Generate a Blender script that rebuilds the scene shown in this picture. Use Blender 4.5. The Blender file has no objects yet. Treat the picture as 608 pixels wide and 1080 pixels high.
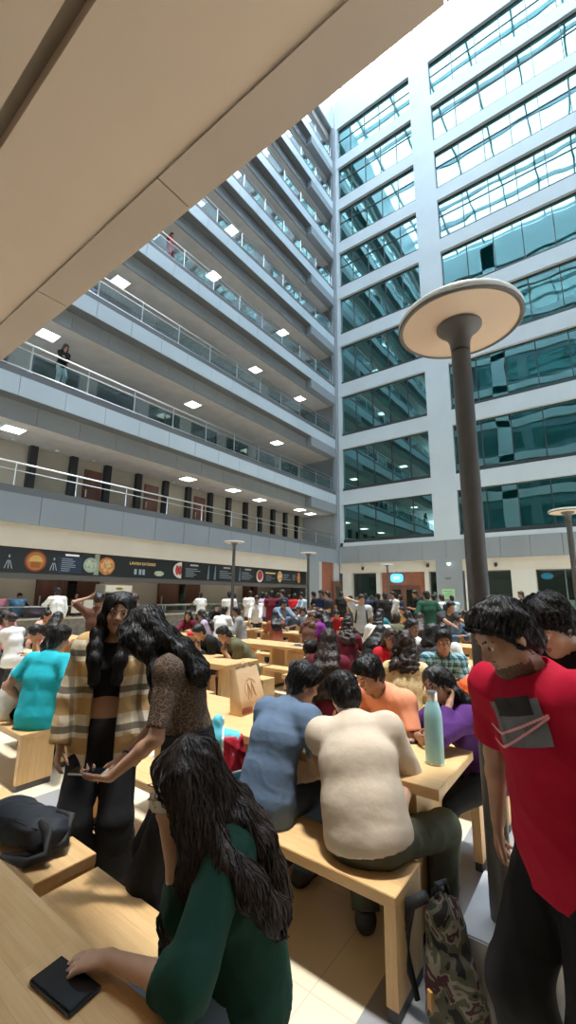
import bpy, bmesh, math, random
import numpy as np
from mathutils import Vector, Matrix

C = bpy.context.scene.collection
SC = bpy.context.scene
PI = math.pi

# ------------------------------------------------------------------ camera
CAM_H, CAM_F, CAM_PITCH, CAM_YAW, CAM_ROLL = 1.68, 440.55, 0.193581, 0.642551, 0.0115694
cam_d = bpy.data.cameras.new('camera')
cam = bpy.data.objects.new('camera', cam_d)
C.objects.link(cam)
cam_d.sensor_fit = 'VERTICAL'
cam_d.sensor_height = 24.0
cam_d.lens = 24.0 * CAM_F / 1080.0
cam_d.clip_start = 0.05
cam_d.clip_end = 500
cam.location = (0, 0, CAM_H)
cam.matrix_world = (Matrix.Translation((0, 0, CAM_H)) @ Matrix.Rotation(CAM_YAW, 4, 'Z')
                    @ Matrix.Rotation(PI / 2 + CAM_PITCH, 4, 'X') @ Matrix.Rotation(CAM_ROLL, 4, 'Z'))
SC.camera = cam

# ------------------------------------------------------------------ light
SC.view_settings.view_transform = 'Standard'
SC.view_settings.look = 'None'
SC.view_settings.gamma = 1.0
SC.view_settings.use_curve_mapping = False
SC.view_settings.exposure = 0.22
w = bpy.data.worlds.new('sky')
SC.world = w
w.use_nodes = True
nt = w.node_tree
bg = nt.nodes['Background']
bg.inputs['Color'].default_value = (0.78, 0.91, 1.0, 1)
bg.inputs['Strength'].default_value = 8.5
sun_d = bpy.data.lights.new('sun', 'SUN')
sun_d.energy = 6.2
sun_d.angle = math.radians(5)
sun_d.color = (1.0, 0.95, 0.86)
sun = bpy.data.objects.new('sun', sun_d)
C.objects.link(sun)
sun.rotation_euler = (math.radians(-.8), math.radians(1.5), 0)
sun.location = (-5, 10, 60)
SC.cycles.max_bounces = 8
SC.cycles.diffuse_bounces = 4
SC.cycles.glossy_bounces = 4
SC.cycles.transmission_bounces = 6
SC.cycles.transparent_max_bounces = 16
SC.cycles.caustics_reflective = False
SC.cycles.caustics_refractive = False
SC.cycles.sample_clamp_indirect = 6.0

# ------------------------------------------------------------------ materials
_mats = {}


def mat(name, col=(.5, .5, .5), rough=.6, metal=0., emit=0., spec=.5, noise=None, bump=None, coat=0.):
    """noise=(scale, amount[, stretch]) varies the colour; bump=(scale, strength[, stretch])"""
    key = name
    if key in _mats:
        return _mats[key]
    m = bpy.data.materials.new(name)
    m.use_nodes = True
    t = m.node_tree
    b = t.nodes['Principled BSDF']
    b.inputs['Base Color'].default_value = (*col, 1)
    b.inputs['Roughness'].default_value = rough
    b.inputs['Metallic'].default_value = metal
    b.inputs['Specular IOR Level'].default_value = spec
    if coat:
        b.inputs['Coat Weight'].default_value = coat
    if emit:
        b.inputs['Emission Color'].default_value = (*col, 1)
        b.inputs['Emission Strength'].default_value = emit
    if noise or bump:
        tc = t.nodes.new('ShaderNodeTexCoord')
    if noise:
        mp = t.nodes.new('ShaderNodeMapping')
        mp.inputs['Scale'].default_value = noise[2] if len(noise) > 2 else (1, 1, 1)
        n = t.nodes.new('ShaderNodeTexNoise')
        n.inputs['Scale'].default_value = noise[0]
        n.inputs['Detail'].default_value = 4
        r = t.nodes.new('ShaderNodeValToRGB')
        a = noise[1]
        r.color_ramp.elements[0].position = .3
        r.color_ramp.elements[1].position = .7
        r.color_ramp.elements[0].color = (*[max(0, c * (1 - a)) for c in col], 1)
        r.color_ramp.elements[1].color = (*[min(1, c * (1 + a)) for c in col], 1)
        t.links.new(tc.outputs['Object'], mp.inputs[0])
        t.links.new(mp.outputs[0], n.inputs['Vector'])
        t.links.new(n.outputs['Fac'], r.inputs[0])
        t.links.new(r.outputs[0], b.inputs['Base Color'])
    if bump:
        mp = t.nodes.new('ShaderNodeMapping')
        mp.inputs['Scale'].default_value = bump[2] if len(bump) > 2 else (1, 1, 1)
        n = t.nodes.new('ShaderNodeTexNoise')
        n.inputs['Scale'].default_value = bump[0]
        n.inputs['Detail'].default_value = 3
        bp = t.nodes.new('ShaderNodeBump')
        bp.inputs['Strength'].default_value = bump[1]
        bp.inputs['Distance'].default_value = .02
        t.links.new(tc.outputs['Object'], mp.inputs[0])
        t.links.new(mp.outputs[0], n.inputs['Vector'])
        t.links.new(n.outputs['Fac'], bp.inputs['Height'])
        t.links.new(bp.outputs[0], b.inputs['Normal'])
    _mats[key] = m
    return m


def node_mat(name):
    m = bpy.data.materials.new(name)
    m.use_nodes = True
    _mats[name] = m
    return m, m.node_tree, m.node_tree.nodes['Principled BSDF']


def ramp(t, stops, interp='LINEAR'):
    r = t.nodes.new('ShaderNodeValToRGB')
    r.color_ramp.interpolation = interp
    e = r.color_ramp.elements
    while len(e) < len(stops):
        e.new(.5)
    for k, (p, c) in enumerate(stops):
        e[k].position = p
        e[k].color = (*c, 1)
    return r


def wood_mat(name, axis='X'):
    m, t, b = node_mat(name)
    tc = t.nodes.new('ShaderNodeTexCoord')
    mp = t.nodes.new('ShaderNodeMapping')
    if axis == 'X':
        mp.inputs['Rotation'].default_value = (0, 0, 0)
    else:
        mp.inputs['Rotation'].default_value = (0, PI / 2, 0)
    br = t.nodes.new('ShaderNodeTexBrick')
    br.inputs['Scale'].default_value = 1
    br.inputs['Brick Width'].default_value = .42
    br.inputs['Row Height'].default_value = .045
    br.inputs['Mortar Size'].default_value = .0006
    br.inputs['Bias'].default_value = 0
    br.inputs['Color1'].default_value = (.72, .48, .24, 1)
    br.inputs['Color2'].default_value = (.67, .43, .20, 1)
    br.inputs['Mortar'].default_value = (.56, .35, .15, 1)
    n = t.nodes.new('ShaderNodeTexNoise')
    n.inputs['Scale'].default_value = 9
    n.inputs['Detail'].default_value = 5
    mp2 = t.nodes.new('ShaderNodeMapping')
    mp2.inputs['Scale'].default_value = (.7, 9, 9)
    r = ramp(t, [(.3, (.88, .84, .78)), (.7, (1.0, 1.0, 1.0))])
    mx = t.nodes.new('ShaderNodeMix')
    mx.data_type = 'RGBA'
    mx.blend_type = 'MULTIPLY'
    mx.inputs[0].default_value = 1
    t.links.new(tc.outputs['Object'], mp.inputs[0])
    t.links.new(mp.outputs[0], br.inputs['Vector'])
    t.links.new(mp.outputs[0], mp2.inputs[0])
    t.links.new(mp2.outputs[0], n.inputs['Vector'])
    t.links.new(n.outputs['Fac'], r.inputs[0])
    t.links.new(br.outputs['Color'], mx.inputs[6])
    t.links.new(r.outputs[0], mx.inputs[7])
    t.links.new(mx.outputs[2], b.inputs['Base Color'])
    b.inputs['Roughness'].default_value = .42
    return m


def glass_mat(name, tint, refl, trans, rough=.0, wave=0., wscale=.5, clear=.12, base=.06):
    """coloured glass: mirror reflection (facing/grazing weighted) over tinted see-through"""
    m, t, b = node_mat(name)
    t.nodes.remove(b)
    out = t.nodes['Material Output']
    g = t.nodes.new('ShaderNodeBsdfGlossy')
    g.inputs['Color'].default_value = (*refl, 1)
    g.inputs['Roughness'].default_value = rough
    tr = t.nodes.new('ShaderNodeBsdfTransparent')
    tr.inputs['Color'].default_value = (*trans, 1)
    df = t.nodes.new('ShaderNodeBsdfDiffuse')
    df.inputs['Color'].default_value = (*tint, 1)
    m1 = t.nodes.new('ShaderNodeMixShader')
    m1.inputs[0].default_value = clear
    m2 = t.nodes.new('ShaderNodeMixShader')
    lw = t.nodes.new('ShaderNodeLayerWeight')
    lw.inputs['Blend'].default_value = .35
    t.links.new(tr.outputs[0], m1.inputs[1])
    t.links.new(df.outputs[0], m1.inputs[2])
    ma = t.nodes.new('ShaderNodeMath')
    ma.operation = 'MULTIPLY_ADD'
    ma.use_clamp = True
    ma.inputs[1].default_value = 1 - base
    ma.inputs[2].default_value = base
    lw.inputs['Blend'].default_value = .5
    pw_ = t.nodes.new('ShaderNodeMath')
    pw_.operation = 'POWER'
    pw_.inputs[1].default_value = 3.2
    t.links.new(lw.outputs['Facing'], pw_.inputs[0])
    t.links.new(pw_.outputs[0], ma.inputs[0])
    t.links.new(ma.outputs[0], m2.inputs[0])
    t.links.new(m1.outputs[0], m2.inputs[1])
    t.links.new(g.outputs[0], m2.inputs[2])
    t.links.new(m2.outputs[0], out.inputs['Surface'])
    if wave:
        tc = t.nodes.new('ShaderNodeTexCoord')
        n = t.nodes.new('ShaderNodeTexNoise')
        n.inputs['Scale'].default_value = wscale
        n.inputs['Detail'].default_value = 1
        bp = t.nodes.new('ShaderNodeBump')
        bp.inputs['Strength'].default_value = wave
        bp.inputs['Distance'].default_value = .05
        t.links.new(tc.outputs['Object'], n.inputs['Vector'])
        t.links.new(n.outputs['Fac'], bp.inputs['Height'])
        t.links.new(bp.outputs[0], g.inputs['Normal'])
    return m


# ------------------------------------------------------------------ mesh helpers
class MB:
    """collects shapes; build() links them as one mesh object"""

    def __init__(self):
        self.v, self.f = [], []

    def add(self, v, f):
        o = len(self.v)
        self.v.extend([tuple(p) for p in v])
        self.f.extend([tuple(i + o for i in q) for q in f])
        return self

    def box(self, x0, x1, y0, y1, z0, z1, bev=0.):
        if bev <= 0:
            v = [(x0, y0, z0), (x1, y0, z0), (x1, y1, z0), (x0, y1, z0), (x0, y0, z1), (x1, y0, z1), (x1, y1, z1), (x0, y1, z1)]
            f = [(0, 3, 2, 1), (4, 5, 6, 7), (0, 1, 5, 4), (1, 2, 6, 5), (2, 3, 7, 6), (3, 0, 4, 7)]
            return self.add(v, f)
        bm = bmesh.new()
        bmesh.ops.create_cube(bm, size=1)
        for p in bm.verts:
            p.co = Vector(((x0 + x1) / 2 + p.co.x * (x1 - x0), (y0 + y1) / 2 + p.co.y * (y1 - y0), (z0 + z1) / 2 + p.co.z * (z1 - z0)))
        bmesh.ops.bevel(bm, geom=bm.edges[:], offset=bev, segments=2, affect='EDGES')
        bm.verts.ensure_lookup_table()
        self.add([p.co[:] for p in bm.verts], [[q.index for q in fc.verts] for fc in bm.faces])
        bm.free()
        return self

    def hexa(self, p):
        """eight corners: bottom four then top four"""
        return self.add(p, [(0, 3, 2, 1), (4, 5, 6, 7), (0, 1, 5, 4), (1, 2, 6, 5), (2, 3, 7, 6), (3, 0, 4, 7)])

    def tube(self, pts, rad, n=8, cap=True):
        pts = [Vector(p) for p in pts]
        if not isinstance(rad, (list, tuple)):
            rad = [rad] * len(pts)
        o = len(self.v)
        up = Vector((0, 0, 1))
        for k, p in enumerate(pts):
            d = (pts[min(k + 1, len(pts) - 1)] - pts[max(k - 1, 0)]).normalized()
            a = d.cross(up if abs(d.z) < .95 else Vector((1, 0, 0))).normalized()
            b = d.cross(a)
            for i in range(n):
                t = 2 * PI * i / n
                self.v.append(tuple(p + (a * math.cos(t) + b * math.sin(t)) * rad[k]))
        for k in range(len(pts) - 1):
            for i in range(n):
                j = (i + 1) % n
                self.f.append((o + k * n + i, o + k * n + j, o + (k + 1) * n + j, o + (k + 1) * n + i))
        if cap:
            self.f.append(tuple(o + i for i in range(n))[::-1])
            e = o + (len(pts) - 1) * n
            self.f.append(tuple(e + i for i in range(n)))
        return self

    def lathe(self, prof, n=32, c=(0, 0, 0), cap=True):
        """prof = [(r, z)] bottom to top about the z axis"""
        o = len(self.v)
        for r, z in prof:
            for i in range(n):
                t = 2 * PI * i / n
                self.v.append((c[0] + r * math.cos(t), c[1] + r * math.sin(t), c[2] + z))
        for k in range(len(prof) - 1):
            for i in range(n):
                j = (i + 1) % n
                self.f.append((o + k * n + i, o + k * n + j, o + (k + 1) * n + j, o + (k + 1) * n + i))
        if cap:
            if prof[0][0] > 1e-5:
                self.f.append(tuple(o + i for i in range(n))[::-1])
            if prof[-1][0] > 1e-5:
                e = o + (len(prof) - 1) * n
                self.f.append(tuple(e + i for i in range(n)))
        return self

    def prism(self, poly, thick, fn):
        """2-D outline poly (ccw) given depth thick; fn maps (a, b, depth) to a point"""
        n = len(poly)
        v = [fn(a, b, 0) for a, b in poly] + [fn(a, b, thick) for a, b in poly]
        f = [tuple(range(n))[::-1], tuple(range(n, 2 * n))]
        f += [(i, (i + 1) % n, n + (i + 1) % n, n + i) for i in range(n)]
        return self.add(v, f)

    def build(self, name, m, parent=None, smooth=False, loc=None):
        me = bpy.data.meshes.new(name)
        me.from_pydata(self.v, [], self.f)
        me.update()
        if smooth:
            me.polygons.foreach_set('use_smooth', [True] * len(me.polygons))
        o = bpy.data.objects.new(name, me)
        C.objects.link(o)
        if m is not None:
            me.materials.append(m)
        if parent is not None:
            o.parent = parent
        if loc is not None:
            o.location = loc
        return o


def auto_smooth(o, ang=40):
    me = o.data
    bm = bmesh.new()
    bm.from_mesh(me)
    a = math.radians(ang)
    for e in bm.edges:
        e.smooth = not (len(e.link_faces) == 2 and e.calc_face_angle(0) > a)
    for f in bm.faces:
        f.smooth = True
    bm.to_mesh(me)
    bm.free()
    return o


def thing(name, label, cat, loc=(0, 0, 0), rz=0., group=None):
    o = bpy.data.objects.new(name, None)
    C.objects.link(o)
    o.empty_display_size = .1
    o.location = loc
    o.rotation_euler = (0, 0, rz)
    o['label'] = label
    o['category'] = cat
    if group:
        o['group'] = group
    return o


def tag(o, label, cat, group=None):
    o['label'] = label
    o['category'] = cat
    if group:
        o['group'] = group
    return o


def struct(o):
    o['kind'] = 'structure'
    return o


def text_mesh(name, s, size, m, parent, M, depth=.004, align='CENTER', sx=1.):
    """lettering turned into a mesh; M places its local xy plane"""
    cu = bpy.data.curves.new(name, 'FONT')
    cu.body = s
    cu.size = size
    cu.extrude = depth
    cu.align_x = align
    cu.align_y = 'CENTER'
    cu.resolution_u = 2
    tmp = bpy.data.objects.new(name + '_tmp', cu)
    C.objects.link(tmp)
    dg = bpy.context.evaluated_depsgraph_get()
    me = bpy.data.meshes.new_from_object(tmp.evaluated_get(dg))
    bpy.data.objects.remove(tmp)
    bpy.data.curves.remove(cu)
    me.transform(M @ Matrix.Diagonal((sx, 1, 1, 1)))
    me.materials.clear()
    me.materials.append(m)
    o = bpy.data.objects.new(name, me)
    C.objects.link(o)
    if parent:
        o.parent = parent
    return o


# ------------------------------------------------------------------ a point of the place from where the photograph was taken
def at(px, py, z):
    u, v = px - 304, 540 - py
    c, s = math.cos(CAM_ROLL), math.sin(CAM_ROLL)
    u, v = c * u - s * v, s * u + c * v
    fw = CAM_F * math.cos(CAM_PITCH) - v * math.sin(CAM_PITCH)
    up = CAM_F * math.sin(CAM_PITCH) + v * math.cos(CAM_PITCH)
    dx = -fw * math.sin(CAM_YAW) + u * math.cos(CAM_YAW)
    dy = fw * math.cos(CAM_YAW) + u * math.sin(CAM_YAW)
    t = (z - CAM_H) / up
    return dx * t, dy * t

# ================================================================== SETTING
XL, YR, Z1, DH = -13.76, 24.03, 3.66, 3.9
ORD = ['ground', 'first', 'second', 'third', 'fourth', 'fifth', 'sixth', 'seventh', 'eighth', 'ninth', 'tenth']


def zb(k):
    return Z1 + (k - 1) * DH


WHITE = mat('white_paint', (.57, .64, .68), .7, noise=(.7, .04), bump=(30, .05))
GREY = mat('grey_cladding', (.26, .30, .335), .45, noise=(.5, .05))
PALE = mat('pale_metal_cladding', (.50, .60, .68), .35, noise=(.4, .05))
MIDG = mat('grey_metal_cladding', (.27, .30, .315), .45, noise=(.4, .08))
DARKG = mat('dark_grey_trim', (.13, .14, .15), .5)
CHAR = mat('charcoal_metal', (.085, .085, .085), .5, noise=(8, .1))
BEIGE = mat('beige_paint', (.64, .585, .49), .8, noise=(1.2, .03))
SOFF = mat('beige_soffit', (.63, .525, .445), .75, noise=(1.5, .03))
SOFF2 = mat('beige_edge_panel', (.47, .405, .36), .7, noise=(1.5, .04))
CONC = mat('corridor_soffit', (.60, .575, .55), .85, noise=(2, .07))
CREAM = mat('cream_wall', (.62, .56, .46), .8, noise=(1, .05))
STEEL = mat('brushed_steel', (.72, .73, .73), .28, metal=1.)
BLACK = mat('black_panel', (.015, .017, .018), .45)
LAMPW = mat('lamp_white', (1, .97, .9), emit=6.)
LAMPC = mat('lamp_cool', (.9, .97, 1), emit=4.)
BROWN = mat('brown_door', (.16, .065, .04), .5, noise=(3, .2, (1, 1, .1)))
BRICKC = mat('russet_cladding', (.33, .12, .07), .6, noise=(4, .15))
GLASS = glass_mat('teal_window_glass', (.004, .06, .06), (.50, .86, .87), (.035, .20, .19), wave=.22, wscale=.5, clear=.45, base=.34)
GLASSC = glass_mat('clear_balustrade_glass', (.3, .4, .4), (.85, .95, 1), (.84, .89, .89), clear=.05, base=.03)
GLASSG = glass_mat('dark_shop_glass', (.012, .025, .022), (.7, .9, .85), (.46, .56, .52), clear=.18, wave=.03)
GLASSN = glass_mat('near_window_glass', (.02, .05, .05), (.8, .95, .95), (.2, .3, .3), clear=.7, base=.22)
GLASSV = glass_mat('corridor_window_glass', (.03, .035, .07), (.62, .68, 1.0), (.2, .22, .3), clear=.5, wave=.05, base=.42)

# floor : large cream tiles, bands of grey tiles
m, t, b = node_mat('courtyard_tiles')
tc = t.nodes.new('ShaderNodeTexCoord')
br = t.nodes.new('ShaderNodeTexBrick')
br.offset = 0
br.inputs['Scale'].default_value = 1
br.inputs['Brick Width'].default_value = .6
br.inputs['Row Height'].default_value = .6
br.inputs['Mortar Size'].default_value = .003
br.inputs['Color1'].default_value = (.79, .71, .55, 1)
br.inputs['Color2'].default_value = (.76, .68, .52, 1)
br.inputs['Mortar'].default_value = (.60, .52, .40, 1)
sx = t.nodes.new('ShaderNodeSeparateXYZ')


def band(src, period, offset, width):
    a = t.nodes.new('ShaderNodeMath'); a.operation = 'ADD'; a.inputs[1].default_value = 60 * period - offset
    mo = t.nodes.new('ShaderNodeMath'); mo.operation = 'MODULO'; mo.inputs[1].default_value = period
    l = t.nodes.new('ShaderNodeMath'); l.operation = 'LESS_THAN'; l.inputs[1].default_value = width
    t.links.new(src, a.inputs[0]); t.links.new(a.outputs[0], mo.inputs[0]); t.links.new(mo.outputs[0], l.inputs[0])
    return l.outputs[0]


t.links.new(tc.outputs['Object'], br.inputs['Vector'])
t.links.new(tc.outputs['Object'], sx.inputs[0])
b1 = band(sx.outputs[0], 3.0, -.98, .34)
mx = t.nodes.new('ShaderNodeMix'); mx.data_type = 'RGBA'
mx.inputs[7].default_value = (.30, .31, .33, 1)
t.links.new(b1, mx.inputs[0])
t.links.new(br.outputs['Color'], mx.inputs[6])
n = t.nodes.new('ShaderNodeTexNoise'); n.inputs['Scale'].default_value = 1.3; n.inputs['Detail'].default_value = 6
r = ramp(t, [(.3, (.86, .84, .80)), (.7, (1, 1, 1))])
m2 = t.nodes.new('ShaderNodeMix'); m2.data_type = 'RGBA'; m2.blend_type = 'MULTIPLY'; m2.inputs[0].default_value = 1
t.links.new(tc.outputs['Object'], n.inputs['Vector']); t.links.new(n.outputs['Fac'], r.inputs[0])
t.links.new(mx.outputs[2], m2.inputs[6]); t.links.new(r.outputs[0], m2.inputs[7])
t.links.new(m2.outputs[2], b.inputs['Base Color'])
b.inputs['Roughness'].default_value = .30
struct(MB().box(-18, 14, -6, 31, -.2, 0).build('floor', m))

# ---- left wing -------------------------------------------------------------
Y0, Y1 = -3.0, YR
tn = [0]


def trim(mb, mt):
    tn[0] += 1
    return struct(mb.build(f'trim_{tn[0]}', mt))


def panel_row(x0, x1, y0, y1, z0, z1, first, pitch, mt, gap=.016):
    mb = MB()
    y = first
    while y > y0:
        y -= pitch
    while y < y1:
        a, e = max(y, y0), min(y + pitch, y1)
        if e - a > .05:
            mb.box(x0, x1, a + gap / 2, e - gap / 2, z0, z1)
        y += pitch
    return trim(mb, mt)


for k in range(1, 11):
    z = zb(k)
    if k == 10:
        panel_row(XL - .12, XL, Y0, Y1, z, z + 3.6, 5.23, 1.4, PALE)
        struct(MB().box(-17, XL - .12, Y0, Y1, z, z + 3.6).build('wall_left_top', GREY))
        struct(MB().box(-16.7, -14.2, Y0, Y1, z - .6, z - .02).build(f'ceiling_{k}', CONC))
        continue
    top = .88 if k == 1 else .64
    panel_row(XL - .12, XL, Y0, Y1 - .1, z, z + top, 5.23 + .35 * (k % 3), 1.4, GREY if k == 1 else PALE)
    trim(MB().box(XL - .30, XL - .03, Y0, Y1 - .1, z + top, z + top + .23), DARKG)
    if k > 1:
        panel_row(-14.3, -14.2, Y0, 20.75, z - .64, z - .02, 4.6 + .35 * (k % 3), 1.4, MIDG)
        trim(MB().box(-14.2, XL - .02, Y0, 20.75, z - .03, z), DARKG)
        trim(MB().box(-14.3, XL, 20.75, Y1 - .1, z - .62, z - .01), GREY)
        struct(MB().box(-16.8, -14.3, Y0, Y1, z - .6, z - .3).build(f'ceiling_{k}', CONC))
    struct(MB().box(-16.8, XL - .32, Y0, Y1, z + .3, z + .90).build(f'floor_{k}', CONC))
    # corridor back wall
    if k == 1:
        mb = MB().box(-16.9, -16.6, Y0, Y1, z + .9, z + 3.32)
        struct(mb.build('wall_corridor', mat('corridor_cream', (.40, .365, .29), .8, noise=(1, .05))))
        cm = MB()
        for y in [4.6, 6.05, 7.55, 9.0, 10.5, 12.0, 13.4, 14.9, 16.3, 17.7, 19.0, 20.3, 21.6, 22.9]:
            cm = MB().box(-16.6, -16.38, y, y + .26, z + .9, z + 3.3)
            trim(cm, BLACK)
        for q, y in enumerate([8.2, 11.05, 14.0]):
            d = MB().box(-16.6, -16.54, y, y + .74, z + .9, z + 2.95).build(f'door_{q + 1}', BROWN)
            struct(d)
            MB().box(-16.54, -16.5, y + .08, y + .12, z + 1.8, z + 2.1).build('door_handle', STEEL, d)
    else:
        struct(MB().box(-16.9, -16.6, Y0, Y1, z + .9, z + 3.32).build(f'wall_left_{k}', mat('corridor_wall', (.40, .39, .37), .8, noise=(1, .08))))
        y = 3.2 + .3 * (k % 2)
        q = 0
        while y < 22.5:
            wd = MB().box(-16.6, -16.56, y, y + 1.7, z + 1.0, z + 2.9).build(f'window_{100 + k * 20 + q}', GLASSV if k > 3 else GLASSG)
            struct(wd)
            fr = MB()
            for yy in (y - .05, y + .83, y + 1.7):
                fr.box(-16.6, -16.52, yy, yy + .05, z + .95, z + 2.95)
            fr.box(-16.6, -16.52, y, y + 1.7, z + 2.9, z + 2.95).box(-16.6, -16.52, y, y + 1.7, z + .95, z + 1.0)
            fr.build('window_frame', DARKG, wd)
            y += 2.6
            q += 1
    # railing : posts, rails, glass
    rl = thing('balcony_railing', f'steel and glass railing along the {ORD[k]}-floor balcony of the left wing', 'railing', (XL - .12, 0, z + .9), group=None)
    MB().tube([(0, Y0, .93), (0, 23.6, .93)], .028, 8).build('handrail', STEEL, rl, True)
    MB().tube([(0, Y0, .70), (0, 23.6, .70)], .016, 6).build('middle_rail', STEEL, rl, True)
    if k > 1:
        MB().tube([(0, Y0, .05), (0, 23.6, .05)], .018, 6).build('bottom_rail', STEEL, rl, True)
    ys = [4.8 + 1.85 * i for i in range(-3, 11)] + [23.58]
    for i, y in enumerate(ys):
        p = MB().tube([(0, y, 0), (0, y, .93)], .022, 8)
        p.box(-.05, .05, y - .06, y + .06, -.01, .03)
        p.build('post', STEEL, rl)
    for a, e in (zip(ys[:-1], ys[1:]) if k > 1 else ()):
        MB().box(-.006, .006, a + .05, e - .05, .07, .68).build('glass_panel', GLASSC, rl)

# corner pilaster
trim(MB().box(XL - .2, XL + .10, YR - .30, YR + .1, Z1, zb(10)), GREY)
struct(MB().box(-18.3, XL - .1, YR - .1, 31.2, 0, 42.3).build('wall_corner', MIDG))

# corridor ceiling lights: square panels under each balcony
for k, lst in {2: [(-15.2, 5.0), (-15.2, 12.4), (-14.95, 15.2), (-15.3, 17.7), (-15.0, 21.3), (-15.2, 22.8)],
               3: [(-15.3, 5.7), (-15.4, 12.6), (-15.3, 19.2)], 4: [(-15.3, 8.2), (-15.3, 17.0), (-15.3, 21.6)],
               5: [(-15.3, 19.6), (-15.3, 13.4)], 6: [(-15.3, 14.6)], 7: [(-15.3, 12.5)], 8: [(-15.3, 17.0)]}.items():
    for q, (x, y) in enumerate(sorted(lst, key=lambda p: p[1])):
        l = thing('ceiling_light', f'square white ceiling light over the {ORD[k - 1]}-floor balcony corridor, {ORD[q + 1]} one counting towards the corner', 'ceiling light', (x, y, zb(k) - .6), group='square ceiling lights of the balconies')
        MB().box(-.30, .30, -.30, .30, -.03, -.012).build('diffuser', LAMPW, l)
        MB().box(-.33, .33, .30, .33, -.035, 0).box(-.33, .33, -.33, -.30, -.035, 0).box(-.33, -.3, -.3, .3, -.035, 0).box(.3, .33, -.3, .3, -.035, 0).build('frame', WHITE, l)
for q, y in enumerate([5.4, 6.9, 8.35, 11.1, 12.4, 13.9, 15.8, 17.6, 19.6, 21.8]):
    l = thing('wall_spotlight', f'small warm downlight washing the first-floor corridor wall, {ORD[q + 1]} one counting towards the corner', 'downlight', (-16.25, y, zb(2) - .6), group='downlights along the first floor corridor')
    MB().lathe([(.06, -.05), (.07, -.05), (.07, 0)], 12).build('housing', WHITE, l)
    MB().lathe([(.055, -.045), (.055, -.04)], 12).build('bulb', mat('lamp_warm', (1, .8, .5), emit=14.), l)

# ground floor of the left wing : bulkhead, signboard, interior
trim(MB().box(-14.1, -13.84, Y0, 20.5, 2.96, Z1), BEIGE)
trim(MB().box(-14.1, -13.9, Y0, 20.5, 2.03, 2.2), mat('taupe_beam', (.10, .095, .09), .6))
struct(MB().box(-18, -14.1, Y0, YR, 3.0, 3.2).build('ceiling_1', mat('grey_ceiling', (.45, .42, .38), .8)))
struct(MB().box(-18.2, -17.6, Y0, YR, 0, 3.2).build('wall_left', CREAM))
trim(MB().box(-14.0, XL, 20.5, 21.6, 0, Z1), MIDG)
trim(MB().box(-14.0, XL - .06, 21.6, 22.0, 0, Z1), mat('light_grey_panel', (.5, .5, .5), .6))
trim(MB().box(-14.0, XL - .1, 22.0, 23.4, 0, Z1), BRICKC)
trim(MB().box(-14.0, XL, 23.4, YR, 0, Z1), mat('light_grey_panel'))
for q, (y, wd) in enumerate([(7.3, 2.5), (12.9, 2.6), (19.0, 1.2)]):
    d = struct(MB().box(-17.6, -17.45, y, y + wd, 0, 2.3).build(f'door_{10 + q}', BROWN))
    MB().box(-17.45, -17.4, y + wd * .46, y + wd * .60, .3, 2.1).build('door_pane', GLASSG, d)
    MB().box(-17.45, -17.38, y + .1, y + .14, .9, 1.5).build('door_handle', STEEL, d)
for q, y in enumerate([3.5, 7.0, 10.5, 14, 17.5]):
    l = thing('strip_light', f'white strip light on the ceiling behind the food counter, {ORD[q + 1]} one counting towards the corner', 'ceiling light', (-16, y, 3.0), group='strip lights behind the food counter')
    MB().box(-.1, .1, -.6, .6, -.05, -.01).build('diffuser', LAMPW, l)
    MB().box(-.12, .12, -.62, .62, -.01, 0).build('housing', WHITE, l)

# ---- right wing ------------------------------------------------------------
XRR = 9.0
wr = MB()
for k in range(2, 10):
    wr.box(XL + .1, XRR, YR, YR + .5, zb(k), zb(k) + .93)
wr.box(XL + .1, XRR, YR, YR + .5, zb(10), 41.7)
wr.box(-7.5, -6.1, YR - .01, YR + .5, 4.75, zb(10))
wr.box(XL + .1, XL + .3, YR + .02, YR + .5, 4.75, zb(10))
wr.box(XL + .1, XRR, YR + .02, YR + .5, 4.75, 5.0)
struct(wr.build('wall_right_wing', WHITE))
mb = MB()
x = XL + .02
for x in np.arange(-13.7, XRR, 1.37):
    mb.box(float(x) + .008, float(x) + 1.362, YR - .03, YR + .3, Z1, 4.75)
trim(mb, MIDG)
trim(MB().box(XL, XRR, YR + .06, YR + .4, 3.03, Z1), BEIGE)
wn = 0
for k in range(1, 10):
    z = zb(k)
    for (x0, x1, pitch) in ((-13.6, -7.5, 1.22), (-6.1, XRR, 1.5)):
        wn += 1
        zs, zt = z + (.93 if k > 1 else 1.34), z + DH
        wd = struct(MB().box(x0, x1, YR + .24, YR + .25, zs + .22, zt).build(f'window_{wn}', GLASS))
        fr = MB()
        fr.box(x0, x1, YR + .14, YR + .30, zs, zs + .22)
        fr.box(x0, x1, YR + .2, YR + .28, zt - .06, zt)
        for x in np.arange(x0, x1 + .01, pitch):
            fr.box(float(x) - .022, float(x) + .022, YR + .19, YR + .29, zs + .22, zt)
        if k > 5:
            fr.box(x0, x1, YR + .2, YR + .28, zt - 1.15, zt - 1.10)
        fr.build('window_frame', mat('window_frame_dark', (.035, .042, .045), .5), wd)
    # rooms behind the glass
    struct(MB().box(XL + .1, XRR, YR + .5, 31, z - .3, z + .6).build(f'floor_{20 + k}', mat('office_ceiling', (.4, .42, .42), .8)))
struct(MB().box(XRR, 14.3, YR, 31.3, 0, 42.3).build('wall_right_light_stop', WHITE))  # unseen block added to stop sky light leaking in past the wing's end
struct(MB().box(XL, XRR, 31, 31.3, 0, 42.3).build('wall_back', mat('office_wall', (.30, .31, .30), .9)))
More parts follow.
